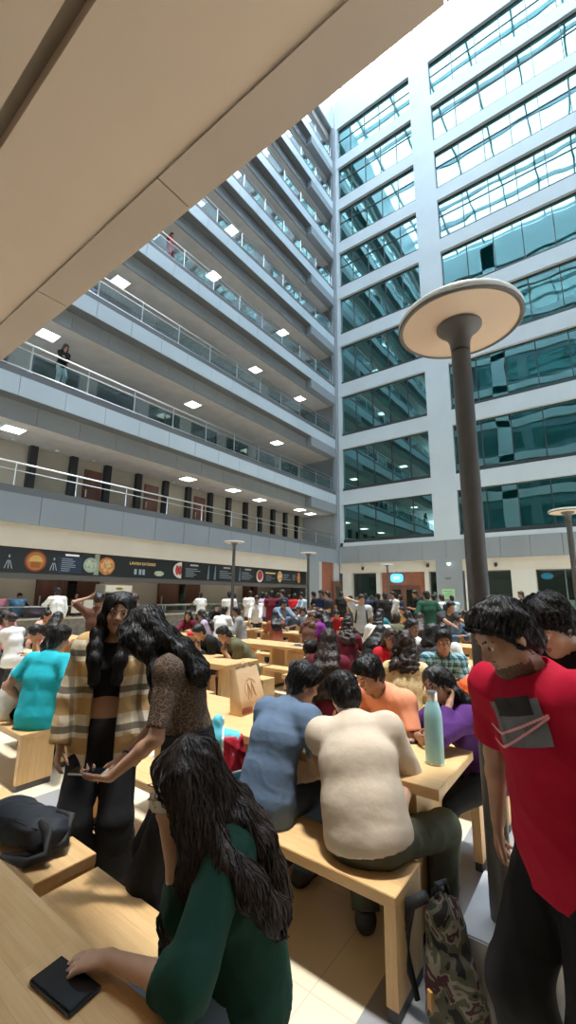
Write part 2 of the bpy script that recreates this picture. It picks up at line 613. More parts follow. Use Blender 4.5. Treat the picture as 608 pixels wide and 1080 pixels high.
for q, (x, y, k) in enumerate([(-12.6, 25.6, 2), (-10.8, 27.0, 2), (-10.0, 26.0, 2), (-9.2, 27.6, 2), (-12.8, 25.4, 3), (-8.3, 26.0, 3), (-12.9, 26, 4), (-11, 26, 4), (-3.6, 25.8, 3), (-2.0, 26, 3), (-2.7, 26.4, 4), (-1.4, 26, 4), (-10.3, 25.6, 5), (-9, 26, 6), (-2.4, 26, 2), (-3.3, 27.5, 2)]):
    l = thing('office_light', f'small white office ceiling light glowing behind the {ORD[k - 1]}-floor windows of the right wing', 'ceiling light', (x, y, zb(k) - .3), group=f'office lights behind the {ORD[k - 1]} floor windows')
    MB().box(-.28, .28, -.28, .28, -.04, -.015).build('diffuser', LAMPW, l)
    MB().box(-.3, .3, -.3, .3, -.015, 0).build('housing', WHITE, l)

# ground floor of the right wing
trim(MB().box(-7.5, -6.1, YR - .03, YR + .5, 0, Z1), MIDG)
PW = mat('white_post_paint', (.66, .64, .58), .7)
for x0, x1 in ((-13.55, -12.9), (-11.2, -10.95), (-8.2, -7.95), (-6.0, -5.6), (-3.75, -2.65), (1.0, 1.6)):
    trim(MB().box(x0, x1, YR + .08, YR + .45, 0, 3.05), PW)
for q, (x0, x1, zt) in enumerate(((-12.9, -11.2, 3.03), (-7.95, -7.5, 3.03), (-5.6, -3.75, 3.03), (-2.65, 1.0, 3.03), (1.6, 9, 3.03))):
    wd = struct(MB().box(x0, x1, YR + .42, YR + .44, 0, zt).build(f'window_{60 + q}', GLASSG))
    fr = MB()
    for x in np.linspace(x0, x1, max(2, int((x1 - x0) / 1.2) + 1)):
        fr.box(float(x) - .03, float(x) + .03, YR + .38, YR + .48, 0, zt)
    fr.box(x0, x1, YR + .38, YR + .48, zt - .06, zt).build('window_frame', DARKG, wd)
    MB().box(x0 + .05, x1 - .05, YR + .405, YR + .415, .05, 1.55).build('frosted_band', mat('frosted_film', (.12, .19, .17), .5), wd)
d = struct(MB().box(-10.95, -8.2, YR + .38, YR + .5, 0, 3.03).build('door_20', BRICKC))
MB().box(-10.55, -8.6, YR + .33, YR + .38, .1, 2.25).build('door_leaf', BROWN, d)
MB().box(-10.3, -9.75, YR + .31, YR + .33, .3, 2.0).build('door_pane', GLASSG, d)
MB().box(-9.4, -8.85, YR + .31, YR + .33, .3, 2.0).build('door_pane', GLASSG, d)
MB().box(-9.7, -9.66, YR + .28, YR + .33, .8, 1.4).build('door_handle', STEEL, d)
# half-open russet door leaf beside the corner
dl = struct(MB().box(-13.66, -13.58, 23.1, 23.95, .02, 2.5).build('door_21', BROWN))
MB().box(-13.58, -13.57, 23.3, 23.75, 1.2, 2.2).build('door_pane', GLASSG, dl)
for q, (x, y) in enumerate([(-12.2, 26), (-11.6, 27.5), (-4.8, 26), (-4.2, 28.6), (-1.6, 25.8), (-.6, 26.6), (.8, 27), (-5.0, 29.4)]):
    l = thing('shop_light', f'long white ceiling light inside the ground-floor glazed room, {ORD[q + 1]} in the line', 'ceiling light', (x, y, zb(1) - .3), group='ceiling lights in the ground floor rooms')
    MB().box(-.6, .6, -.12, .12, -.06, -.02).build('diffuser', LAMPC, l)
    MB().box(-.62, .62, -.14, .14, -.02, 0).build('housing', WHITE, l)

# ---- near wing : soffit over the camera, facade above ------------------------
struct(MB().box(-13.7, 13.9, .45, .957, 3.672, 3.9).build('ceiling_near', SOFF))
struct(MB().box(-13.7, 13.9, -6, .385, 3.665, 3.9).build('ceiling_inner', SOFF))
trim(MB().box(-13.7, 13.9, .36, .47, 3.76, 3.95), mat('shadow_gap', (.34, .29, .24), .9))
mb = MB()
for i in range(-10, 12):
    a = -1.532 + 1.31 * i
    if a > -13.7 and a + 1.31 < 13.9:
        mb.box(a + .004, a + 1.306, .957, 1.16, 3.658, 3.9)
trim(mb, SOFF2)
trim(MB().box(-13.7, 13.9, .96, 1.155, 3.70, 3.9), BLACK)
nw = MB()
for k in range(1, 11):
    nw.box(-13.7, 13.9, .7, 1.14, zb(k) + .24, zb(k) + 1.0 if k < 10 else 42.3)
nw.box(-7.5, -6.1, .7, 1.14, 3.9, 42)
nw.box(4, 5.4, .7, 1.14, 3.9, 42)
struct(nw.build('wall_near', WHITE))
for k in range(1, 10):
    struct(MB().box(-13.6, 13.9, .88, .9, zb(k) + 1.0, zb(k) + DH + .24).build(f'window_{80 + k}', GLASSN))
struct(MB().box(-18, 14, -6.3, -6, 0, 3.7).build('wall_behind', BEIGE))
# ---- unseen right facade, added to keep horizon light out of the courtyard ------------------------------------------
wr = MB()
for k in range(1, 11):
    wr.box(13.9, 14.3, 1.0, 30, zb(k), zb(k) + 1.2 if k < 10 else 42.3)
wr.box(13.9, 14.3, 8, 9.4, 0, 42).box(13.9, 14.3, 16, 17.4, 0, 42)
struct(wr.build('wall_right_added', WHITE))
for k in range(0, 10):
    struct(MB().box(14.1, 14.12, 1.0, 30, zb(k) + 1.2, zb(k) + DH).build(f'window_{90 + k}', GLASSV))
struct(MB().box(14.0, 14.3, -6, 1.0, 0, 3.7).build('wall_right_end', BEIGE))

# ---- glazed roof ------------------------------------------------------------
rf = MB()
for y in np.arange(1.0, 25, 2.4):
    rf.box(-17, 14, float(y) - .06, float(y) + .06, 42.5, 42.9)
for x in np.arange(-16, 14, 3.0):
    rf.box(float(x) - .06, float(x) + .06, .7, 24.5, 42.45, 42.85)
struct(rf.build('roof_beams', mat('roof_steel', (.55, .6, .65), .5)))
struct(MB().box(-17, 14, .7, 24.5, 42.95, 42.96).build('roof_glazing', glass_mat('roof_glass', (.8, .9, .95), (.9, .95, 1), (.97, .98, 1), clear=.03)))

# ================================================================== FURNITURE
WOOD = wood_mat('pale_beech', 'X')
WOODV = wood_mat('pale_beech_upright', 'Z')
KICK = mat('dark_kick_plate', (.06, .06, .065), .5)
NTH = ['first', 'second', 'third', 'fourth', 'fifth', 'sixth', 'seventh', 'eighth', 'ninth', 'tenth']


def make_table(x0, x1, y0, y1, label, group=None):
    cx, cy = (x0 + x1) / 2, (y0 + y1) / 2
    hx, hy = (x1 - x0) / 2, (y1 - y0) / 2
    t = thing('canteen_table', label, 'table', (cx, cy, 0), 0, group)
    MB().box(-hx, hx, -hy, hy, .70, .75, .003).build('tabletop', WOOD, t)
    for sg in (-1, 1):
        x = sg * (hx - .17)
        l = MB().box(x - .03, x + .03, -hy + .07, hy - .07, .05, .70).build('leg_panel', WOODV, t)
        MB().box(x - .028, x + .028, -hy + .075, hy - .075, 0, .05).build('kick_plate', KICK, l)
    MB().box(-hx + .2, hx - .2, -.02, .02, .60, .70).build('stretcher', WOOD, t)
    return t


def make_bench(x0, x1, y0, y1, label, group=None):
    cx, cy = (x0 + x1) / 2, (y0 + y1) / 2
    hx, hy = (x1 - x0) / 2, (y1 - y0) / 2
    t = thing('bench', label, 'bench', (cx, cy, 0), 0, group)
    MB().box(-hx, hx, -hy, hy, .40, .45, .003).build('seat', WOOD, t)
    for sg in (-1, 1):
        x = sg * (hx - .028)
        l = MB().box(x - .026, x + .026, -hy + .004, hy - .004, .05, .40).build('end_panel', WOODV, t)
        MB().box(x - .022, x + .022, -hy + .008, hy - .008, 0, .05).build('kick_plate', KICK, l)
    return t


make_table(-2.09, -.87, .07, .75, 'pale wooden table in front of the girl in green, with a phone on it')
make_bench(-1.99, -.92, .95, 1.24, 'pale bench under the long-haired girl in the green shirt')
make_bench(-3.22, -2.09, 1.01, 1.19 + .1, 'pale bench with the black backpack lying on its end')
make_table(-1.97, -.75, 2.25, 2.92, 'pale wooden table carrying the tall turquoise water bottle')
make_table(-3.20, -1.98, 2.25, 2.92, 'pale wooden table carrying the brown paper carrier bag')
make_bench(-2.02, -.83, 1.88, 2.18, 'pale bench under the man in cream and the man in blue')
make_bench(-3.24, -2.06, 1.88, 2.18, 'pale bench with the turquoise and red printed bag on it')
make_bench(-1.97, -.78, 3.10, 3.40, 'pale bench under the man in the orange polo shirt')
make_bench(-3.2, -2.0, 3.10, 3.40, 'empty pale bench behind the brown paper carrier bag')
make_bench(-5.45, -4.18, 1.77, 2.07, 'pale bench under the man in the turquoise shirt')
make_table(-5.55, -4.28, 2.18, 2.84, 'pale wooden table in front of the man in the turquoise shirt')
make_bench(-5.5, -4.3, 2.95, 3.23, 'pale bench on the far side of the turquoise-shirted man\'s table')
make_bench(-.235, .95, 1.88, 2.18, 'pale bench beside the grey lamp plinth, behind the man in red')
rows = [(4.12, 4.80), (6.20, 6.86), (8.40, 9.05), (10.6, 11.25), (12.9, 13.55), (15.1, 15.75), (17.4, 18.05)]
xs = [(-1.92, -.70), (-3.15, -1.93), (-5.29, -4.07), (-6.52, -5.30), (-8.80, -7.58), (-10.03, -8.81)]
BN = []
for i, (a, b) in enumerate(rows):
    for j, (x0, x1) in enumerate(xs):
        dx = (0, .42, -.8, .3, 0, .4, .2)[i] if j in (2, 3) else 0
        x0, x1 = x0 + dx, x1 + dx
        make_table(x0, x1, a, b, f'pale canteen table, {NTH[j]} from the right in the {NTH[i]} row behind orange shirt', 'canteen tables in the crowded rows')
        for side_, y in (('near', a - .42), ('far', b + .12)):
            if i > 4 and side_ == 'far':
                continue
            make_bench(x0 + .03, x1 - .03, y, y + .28, f'bench on the {side_} side of table {NTH[j]} from right in row {NTH[i]}', 'benches in the crowded rows')

# ---- lamps -------------------------------------------------------------------
LAMPG = mat('lamp_post_grey', (.098, .100, .104), .45, noise=(20, .06))
LAMPU = mat('lamp_disc_underside', (.62, .50, .42), .5)
LAMPT = mat('lamp_disc_top', (.80, .82, .82), .4)


def lamp(x, y, hgt, label, group=None):
    t = thing('courtyard_lamp', label, 'lamp', (x, y, 0), 0, group)
    auto_smooth(MB().lathe([(.050, 0), (.050, hgt - .16)], 24).build('pole', LAMPG, t))
    auto_smooth(MB().lathe([(.050, hgt - .15), (.054, hgt - .10), (.064, hgt - .07), (.085, hgt - .04), (.112, hgt - .018), (.120, hgt - .008), (.120, hgt)], 32).build('collar', LAMPG, t))
    auto_smooth(MB().lathe([(0, hgt + .002), (.315, hgt + .002), (.315, hgt + .008), (0, hgt + .008)], 64).build('diffuser', LAMPU, t))
    auto_smooth(MB().lathe([(.306, hgt), (.322, hgt - .004), (.331, hgt + .004), (.329, hgt + .010)], 64, cap=False).build('rim', LAMPG, t))
    auto_smooth(MB().lathe([(.327, hgt + .008), (.330, hgt + .030), (.322, hgt + .046), (.25, hgt + .056), (.1, hgt + .062), (0, hgt + .064)], 64).build('disc', LAMPT, t))
    return t


lamp(-.505, 2.272, 3.175, 'tall grey mushroom lamp rising behind the man in red')
lamp(-.42, 9.75, 3.32, 'grey disc lamp cut by the right edge of the picture', None)
lamp(-9.6, 9.9, 3.30, 'grey disc lamp standing before the food counter sign', None)
lamp(-9.6, 14.25, 3.30, 'grey disc lamp standing near the russet corner panel', None)
lamp(-9.4, 21.7, 3.28, 'thin disc lamp in front of the blue oval sign', None)
pl = MB().box(-.175, .175, -.25, .25, 0, .30, .006).build('lamp_plinth', mat('grey_stone', (.52, .52, .53), .5, noise=(5, .06)))
pl.location = (-.475, 2.34, 0)
tag(pl, 'low grey stone plinth around the foot of the tall lamp', 'plinth')
auto_smooth(pl, 30)
# the lamp stands on the plinth
for o in bpy.data.objects:
    if o.name == 'courtyard_lamp':
        o.location.z = .30
        for c in o.children:
            c.data.transform(Matrix.Translation((0, 0, -.30)))
            if c.name.startswith('pole'):
                for v in c.data.vertices:
                    v.co.z = max(v.co.z, 0)

# ---- food counter ----------------------------------------------------------
STONE = mat('counter_stone', (.22, .20, .18), .5, noise=(6, .25))
PALEC = mat('counter_top', (.62, .58, .48), .35, noise=(8, .06))
for q, (y0, y1) in enumerate([(2.0, 6.6), (6.62, 11.2), (11.22, 15.6), (15.62, 20.0)]):
    t = thing('food_counter', f'stone-fronted food counter with glass guard, {NTH[q]} unit counting towards the corner', 'counter', (-14.5, (y0 + y1) / 2, 0), 0, 'serving counters under the signboard')
    h = (y1 - y0) / 2
    MB().box(-.7, 0, -h, h, 0, .78).build('body', STONE, t)
    MB().box(-.75, .06, -h, h, .78, .84, .004).build('countertop', PALEC, t)
    MB().box(-.30, -.28, -h + .02, h - .02, .86, 1.16).build('sneeze_guard', GLASSC, t)
    MB().tube([(-.29, -h, 1.18), (-.29, h, 1.18)], .022, 8).build('guard_rail', STEEL, t)
    for k in range(5):
        y = -h + .05 + k * (2 * h - .1) / 4
        MB().tube([(-.29, y, .84), (-.29, y, 1.18)], .016, 8).build('guard_post', STEEL, t)
# steel tray rail units on the counter
for q, y in enumerate([12.2, 14.6]):
    t = thing('serving_cabinet', f'steel glass-topped serving cabinet on the counter, {NTH[q]} from the fridge', 'cabinet', (-15.02, y, .84))
    MB().box(-.18, .18, -.75, .75, 0, .10, .01).build('base', STEEL, t)
    MB().box(-.16, .16, -.72, .72, .10, .28).build('glass_case', GLASSC, t)
    MB().box(-.18, .18, -.75, .75, .28, .31, .008).build('lid', STEEL, t)
fr = thing('drinks_fridge', 'white glass-door drinks fridge with yellow logo strip behind the counter', 'fridge', (-16.2, 9.75, 0))
MB().box(-.35, .35, -.62, .62, 0, 1.98, .01).build('body', mat('fridge_white', (.62, .62, .58), .4), fr)
for sg in (-1, 1):
    dr = MB().box(.35, .38, min(sg * .02, sg * .56), max(sg * .02, sg * .56), .15, 1.62).build('door', GLASSG, fr)
    MB().box(.38, .41, sg * .06 - .01, sg * .06 + .01, .7, 1.2).build('handle', STEEL, dr)
MB().box(.35, .37, -.58, .58, 1.68, 1.94).build('header', mat('fridge_header', (.75, .72, .60), .4, emit=.4), fr)
MB().prism([(.16 * math.cos(a), .05 * math.sin(a)) for a in np.linspace(0, 2 * PI, 20, False)], .01, lambda a, b, d: (.37 + d, a, 1.81 + b)).build('logo', mat('logo_yellow', (.75, .55, .05), .5), fr)
# drink buckets, notices and jars on the counter
CUP = []
for q, (y, c, nm) in enumerate([(5.20, (.75, .28, .45), 'pink'), (5.76, (.12, .35, .75), 'blue')]):
    t = thing('drinks_tub', f'large {nm} printed tub standing on the counter', 'tub', (-15.05, y, .84))
    auto_smooth(MB().lathe([(.17, 0), (.24, .55), (.245, .57), (.22, .57), (.16, .03)], 28).build('body', mat('tub_' + nm, c, .4, noise=(9, .3)), t))
    MB().lathe([(.246, .56), (.255, .58), (.24, .60), (0, .61)], 28).build('lid', mat('tub_lid_' + nm, tuple(min(1, v * 1.4) for v in c), .4), t)
o = MB().box(-.2, .2, -.28, .28, 0, .30, .02).build('crate', mat('lilac_plastic', (.30, .20, .42), .5))
o.location = (-15.03, 6.34, .84)
tag(o, 'lilac plastic crate on the counter below the blue tub', 'crate')
for q, y in enumerate([7.42, 7.82]):
    t = thing('notice', f'white paper notice in a stand on the counter, {"left" if q == 0 else "right"} one of the pair', 'notice', (-14.55, y, .84))
    MB().box(-.01, .01, -.17, .17, .12, .56).build('paper', mat('notice_paper', (.8, .8, .78), .6), t)
    MB().box(-.06, .06, -.1, .1, 0, .02).box(-.012, -.002, -.012, .012, .02, .2).build('stand', DARKG, t)
for q, y in enumerate([7.1, 8.15, 8.4]):
    t = thing('jar', f'small clear jar on the counter beside the notices, {NTH[q]} from the left', 'jar', (-14.6, y, .84))
    auto_smooth(MB().lathe([(.06, 0), (.065, .02), (.065, .16), (.05, .19)], 20).build('body', GLASSC, t))
    MB().lathe([(.055, .19), (.055, .22), (0, .22)], 20).build('lid', STEEL, t)

# ---- long signboard ----------------------------------------------------------
sg = thing('menu_board', 'long black menu signboard running above the food counter', 'signboard', (-13.9, 0, 2.2))
MB().box(-.06, 0, Y0, 20.4, 0, .76).build('board', mat('sign_black', (.010, .014, .014), .4), sg)
SW = mat('sign_white', (.8, .8, .76), .5, emit=.25)
SGD = mat('sign_gold', (.75, .52, .18), .5, emit=.15)
SM = Matrix.Rotation(PI / 2, 4, 'Z') @ Matrix.Rotation(PI / 2, 4, 'X')     # text that faces +x and reads along +y


def sign_text(s, y, z, size, m, sx=1.):
    text_mesh('lettering', s, size, m, sg, Matrix.Translation((.004, y, z)) @ SM, .003, sx=sx)


def sign_disc(y, z, ry, rz, m, name='food_picture', dx=.008, n=28):
    return MB().prism([(ry * math.cos(a), rz * math.sin(a)) for a in np.linspace(0, 2 * PI, n, False)], dx, lambda a, b, d: (d, y + a, z + b)).build(name, m, sg)


FOOD = [mat('food_orange', (.55, .20, .05), .6, noise=(9, .6)), mat('food_red', (.40, .05, .04), .6, noise=(9, .6)), mat('food_green', (.42, .48, .36), .6, noise=(9, .5)), mat('food_tan', (.62, .36, .16), .6, noise=(9, .5))]
sign_disc(5.68, .38, .32, .33, mat('badge_red', (.20, .03, .015), .6), 'badge')
sign_disc(5.68, .38, .27, .28, mat('badge_orange', (.42, .16, .04), .6), 'badge', .012)
MB().prism([(.20 * math.cos(a), .20 * math.sin(a)) for a in np.linspace(0, PI, 16)], .016, lambda a, b, d: (d, 5.68 + a, .36 + b)).build('badge', mat('badge_arch', (.65, .42, .12), .6), sg)
MB().box(0, .02, 5.55, 5.81, .18, .36, .004).build('badge', mat('badge_base', (.30, .10, .02), .6), sg)
for y in (4.95, 6.22):      # cutlery ornaments
    mb = MB()
    for dy, a in ((-.1, .5), (0, 0), (.1, -.5)):
        mb.hexa([(0, y + dy - .012, .12), (.006, y + dy - .012, .12), (.006, y + dy + .012, .12), (0, y + dy + .012, .12), (0, y + dy * .3 - .01, .36), (.006, y + dy * .3 - .01, .36), (.006, y + dy * .3 + .01, .36), (0, y + dy * .3 + .01, .36)])
    mb.box(0, .006, y - .02, y + .02, .44, .52)
    mb.build('ornament', mat('menu_print', (.35, .42, .48), .6), sg)
MB().box(0, .01, 6.38, 7.12, .06, .58).build('menu_panel', mat('menu_navy', (.015, .03, .07), .5), sg)


def menu_lines(y0, y1, z0, z1, n, seed):
    r_ = random.Random(seed)
    mb = MB()
    for i in range(n):
        z = z1 - (i + .5) * (z1 - z0) / n
        e = y0 + (y1 - y0) * r_.uniform(.45, .95)
        mb.box(0.004, .013, y0, e, z - .010, z + .010)
    mb.build('menu_lines', mat('menu_print', (.35, .42, .48), .6), sg)


MB().box(.003, .012, 6.55, 7.0, .61, .67).build('heading_bar', SW, sg)
menu_lines(6.45, 7.05, .10, .54, 7, 3)
sign_disc(7.42, .36, .25, .25, mat('plate_green', (.30, .42, .36), .5), 'food_picture')
sign_disc(7.42, .36, .18, .18, FOOD[2], 'food_picture', .014)
MB().box(0, .006, 7.55, 7.72, .04, .74).build('menu_panel', mat('menu_sage', (.28, .33, .25), .6), sg)
sign_disc(8.0, .36, .30, .30, FOOD[0], 'food_picture', .01)
sign_disc(8.0, .36, .22, .22, FOOD[3], 'food_picture', .016)
sign_text('LAVISH EATERIES', 9.45, .52, .15, SGD, 1.)
for y in (9.15, 9.35, 9.5):
    MB().box(.003, .01, y - .05, y + .05, .12, .32).build('ornament', mat('menu_print'), sg)
sign_disc(10.2, .2, .22, .10, FOOD[2], 'food_picture')
MB().prism([(.42 * math.cos(a), .33 * math.sin(a)) for a in np.linspace(PI / 2, 3 * PI / 2, 18)], .01, lambda a, b, d: (d, 11.28 + a, .38 + b)).build('food_picture', mat('plate_white', (.72, .70, .66), .5), sg)
for dy in (-.22, -.08):
    MB().prism([(.09 * math.cos(a), .20 * math.sin(a)) for a in np.linspace(0, 2 * PI, 14, False)], .016, lambda a, b, d: (d, 11.28 + dy + a, .38 + b)).build('food_picture', FOOD[1], sg)
for y in (11.95, 13.9, 15.35):
    MB().box(.003, .012, y - .22, y + .22, .59, .65).build('heading_bar', mat('heading_grey', (.5, .5, .46), .5), sg)
    menu_lines(y - .45, y + .45, .12, .5, 5, int(y * 7))
for y in (12.75, 13.15, 14.75):
    MB().hexa([(0, y - .05, .06), (.008, y - .05, .06), (.008, y + .07, .06), (0, y + .07, .06), (0, y + .02, .66), (.008, y + .02, .66), (.008, y + .06, .66), (0, y + .06, .66)]).build('ornament', mat('bottle_blue', (.12, .20, .28), .4), sg)
sign_disc(16.25, .34, .26, .30, mat('plate_white'), 'food_picture')
sign_disc(16.25, .38, .20, .24, FOOD[1], 'food_picture', .016)
MB().box(.003, .012, 16.7, 17.5, .50, .56).build('heading_bar', SGD, sg)
menu_lines(16.75, 17.5, .12, .42, 3, 8)
sign_disc(17.9, .38, .20, .30, FOOD[3], 'food_picture')
menu_lines(18.1, 19.0, .2, .55, 4, 9)
menu_lines(19.05, 19.4, .2, .55, 4, 19)
sign_disc(19.65, .38, .15, .30, FOOD[0], 'food_picture')

# ---- signs and cameras on the right wing ---------------------------------------
bs = thing('hanging_sign', 'glowing blue oval sign hanging over the russet door', 'sign', (-9.85, YR - .02, 2.68))
MB().prism([(.38 * math.copysign(abs(math.cos(a)) ** .6, math.cos(a)), .26 * math.copysign(abs(math.sin(a)) ** .6, math.sin(a))) for a in np.linspace(0, 2 * PI, 32, False)][::-1], .10, lambda a, b, d: (a, d, b)).build('panel', mat('sign_cyan', (.10, .48, .85), .4, emit=1.1), bs)
MB().box(-.2, .2, -.005, 0, -.10, .10).build('emblem', mat('sign_cyan_light', (.35, .75, .95), .4, emit=1.2), bs)
MB().box(-.02, .02, .04, .06, .26, .40).build('bracket', DARKG, bs)
for q, x in enumerate([-2.55, -.9]):
    t = thing('balloon_sign', f'small glowing cyan sign inside the glazed room, {"left" if q == 0 else "right"} one', 'sign', (x + .2, YR + 2.0, 2.75))
    MB().prism([(.28 * math.cos(a), .17 * math.sin(a)) for a in np.linspace(0, 2 * PI, 24, False)][::-1], .06, lambda a, b, d: (a, d, b)).build('panel', mat('sign_cyan'), t)
    MB().box(-.01, .01, .02, .04, .16, .62).build('bracket', DARKG, t)
gs = thing('notice_board', 'pale green printed poster on the grey pillar', 'poster', (-6.88, YR - .05, 1.78))
MB().box(-.33, .33, -.02, .01, -.26, .26).build('sheet', mat('poster_green', (.40, .66, .36), .6), gs)
mb = MB()
for z, a, e in ((.14, -.25, .22), (.04, -.1, .28), (-.04, -.28, .1), (-.14, -.2, .24)):
    mb.box(a, e, -.024, -.02, z - .02, z + .02)
mb.build('print', mat('poster_print', (.16, .38, .20), .6), gs)
ps = thing('pillar_sign', 'small dark metal plate high on the grey pillar', 'plate', (-6.85, YR - .04, 2.62))
MB().box(-.16, .16, -.01, .01, -.06, .06).build('plate', mat('plate_grey', (.16, .17, .18), .4), ps)
for q, (x, z) in enumerate([(-12.05, 3.30), (-7.95, 3.36), (-4.4, 3.3)]):
    t = thing('security_camera', f'dark dome security camera on the beige fascia, {NTH[q]} from the corner', 'camera', (x, YR + .06, z))
    MB().box(-.06, .06, -.10, 0, .06, .12).build('bracket', DARKG, t)
    auto_smooth(MB().lathe([(0, -.12), (.06, -.09), (.085, -.03), (.085, .06), (0, .06)], 20, (0, -.09, 0)).build('dome', BLACK, t))
fl = thing('flood_light', 'small round white light on top of the grey pillar', 'light', (-6.75, YR - .03, 3.42))
auto_smooth(MB().lathe([(0, -.10), (.07, -.06), (.09, 0), (.09, .05), (0, .05)], 20, (0, -.09, 0)).build('globe', mat('lamp_glow', (1, .98, .92), emit=3.), fl))
MB().box(-.03, .03, -.06, 0, .03, .1).build('bracket', DARKG, fl)

# ================================================================== FIGURES
V3 = lambda *a: np.array(a, dtype=np.float32)


def unit(v):
    v = np.asarray(v, dtype=np.float32)
    return v / (np.linalg.norm(v) + 1e-9)


def waves(seed, freq, n=5):
    rs = np.random.RandomState(seed)
    D = rs.normal(size=(n, 3))
    D /= np.linalg.norm(D, axis=1)[:, None]
    return (D * freq * rs.uniform(.6, 1.5, (n, 1))).astype(np.float32), rs.uniform(0, 6.28, n).astype(np.float32)


class Field:
    """a soft union of capsules and ellipsoids whose zero level becomes one continuous skin"""

    def __init__(self, off=0.):
        self.p, self.cuts, self.off, self.wr, self.fold = [], [], off, None, False

    def raw(self, fn, lo, hi, k=.03, op='u'):
        self.p.append((fn, np.asarray(lo, np.float32), np.asarray(hi, np.float32), k, op))
        return self

    def ball(self, c, r, R=None, k=.03, op='u'):
        c = np.asarray(c, np.float32)
        r = np.asarray(r if np.ndim(r) else (r, r, r), np.float32)
        A = np.eye(3, dtype=np.float32) if R is None else np.asarray(R, np.float32)

        def fn(P):
            q = (P - c) @ A.T
            L = np.linalg.norm(q / r, axis=-1)
            L2 = np.linalg.norm(q / (r * r), axis=-1) + 1e-9
            return L * (L - 1) / L2
        e = np.abs(A.T) @ r
        return self.raw(fn, c - e, c + e, k, op)

    def cap(self, a, b, ra, rb=None, k=.03, cut=None, op='u'):
        a, b = np.asarray(a, np.float32), np.asarray(b, np.float32)
        rb = ra if rb is None else rb
        ab = b - a
        l2 = float(ab @ ab) + 1e-9
        dn = ab / math.sqrt(l2)

        def fn(P):
            t = np.clip(((P - a) @ ab) / l2, 0, 1)
            d = np.linalg.norm(P - a - t[..., None] * ab, axis=-1) - (ra + (rb - ra) * t)
            if cut is not None:
                d = np.maximum(d, (P - b) @ dn - cut)
            return d
        m = max(ra, rb)
        return self.raw(fn, np.minimum(a, b) - m, np.maximum(a, b) + m, k, op)

    def ecap(self, a, b, wa, wb, lat, k=.04):
        """capsule of elliptical section: wa, wb = (half width along lat, half depth)"""
        a, b = np.asarray(a, np.float32), np.asarray(b, np.float32)
        ab = b - a
        L = float(np.linalg.norm(ab)) + 1e-9
        ax = ab / L
        lat = unit(lat - ax * (lat @ ax))
        dp = np.cross(ax, lat)

        def fn(P):
            q = P - a
            w = q @ ax
            t = np.clip(w / L, 0, 1)
            W = wa[0] + (wb[0] - wa[0]) * t
            D = wa[1] + (wb[1] - wa[1]) * t
            e = w - t * L
            u, v = q @ lat, q @ dp
            g = np.sqrt((u / W) ** 2 + (v / D) ** 2 + (e / D) ** 2)
            g2 = np.sqrt((u / W ** 2) ** 2 + (v / D ** 2) ** 2 + (e / D ** 2) ** 2) + 1e-6
            return g * (g - 1) / g2
        m = max(wa[0], wb[0], wa[1], wb[1])
        return self.raw(fn, np.minimum(a, b) - m, np.maximum(a, b) + m, k)

    def plane(self, c, n, soft=0.):
        c, n = np.asarray(c, np.float32), unit(n)
        self.cuts.append(lambda P: (P - c) @ n)
        return self

    def hole(self, c, r, R=None):
        c = np.asarray(c, np.float32)
        r = np.asarray(r if np.ndim(r) else (r, r, r), np.float32)
        A = np.eye(3, dtype=np.float32) if R is None else np.asarray(R, np.float32)
        self.cuts.append(lambda P: -(np.linalg.norm(((P - c) @ A.T) / r, axis=-1) - 1) * float(r.min()))
        return self

    def wrinkle(self, seed, *oct):
        self.wr = [(a, *waves(seed + i, f)) for i, (a, f) in enumerate(oct)]
        return self

    def _post(self, P, F):
        if self.wr:
            for a, D, ph in self.wr:
                q = P @ D.T + ph
                if self.fold:
                    F = F + a * (.45 - 1.5 * (1 - np.abs(np.sin(q[..., 0] + 1.6 * np.sin(q[..., 1] * .6)))) ** 2.5 - .9 * (1 - np.abs(np.sin(q[..., 2] * .8 + 1.4 * np.sin(q[..., 3] * .5)))) ** 3)
                else:
                    s = np.sin(q)
                    F = F + a * (s[..., 0] * s[..., 1] + s[..., 2] * s[..., 3] + .5 * s[..., 4])
        for c in self.cuts:
            F = np.maximum(F, c(P))
        return F

    def at(self, P):
        F = np.full(P.shape[:-1], 1., np.float32)
        for fn, lo, hi, k, op in self.p:
            F = self._mix(F, fn(P) - (self.off if op == 'u' else 0), k, op)
        return self._post(P, F)

    @staticmethod
    def _mix(F, d, k, op):
        if op == 'u':
            h = np.clip(.5 + .5 * (d - F) / k, 0, 1)
            return d + (F - d) * h - k * h * (1 - h)
        d = -d
        h = np.clip(.5 - .5 * (d - F) / k, 0, 1)
        return d + (F - d) * h + k * h * (1 - h)

    def grid(self, res):
        u = [p for p in self.p if p[4] == 'u']
        lo = np.min([p[1] for p in u], axis=0) - self.off - .03
        hi = np.max([p[2] for p in u], axis=0) + self.off + .03
        n = np.ceil((hi - lo) / res).astype(int) + 1
        ax = [lo[i] + res * np.arange(n[i], dtype=np.float32) for i in range(3)]
        F = np.full(n, 1., np.float32)
        for fn, l, h, k, op in self.p:
            m = k + self.off + .035
            i0 = np.maximum(np.floor((l - m - lo) / res).astype(int), 0)
            i1 = np.minimum(np.ceil((h + m - lo) / res).astype(int) + 1, n)
            if (i1 <= i0).any():
                continue
            sl = tuple(slice(a, b) for a, b in zip(i0, i1))
            P = np.stack(np.meshgrid(*[ax[i][sl[i]] for i in range(3)], indexing='ij'), -1)
            F[sl] = self._mix(F[sl], fn(P).astype(np.float32) - (self.off if op == 'u' else 0), k, op)
        if self.wr or self.cuts:
            I = np.nonzero(F < .06)
            P = np.stack([ax[i][I[i]] for i in range(3)], -1)
            F[I] = self._post(P, F[I])
        return F, lo

    def mesh(self, res):
        F, lo = self.grid(res)
        return surface_nets(F, lo, res)


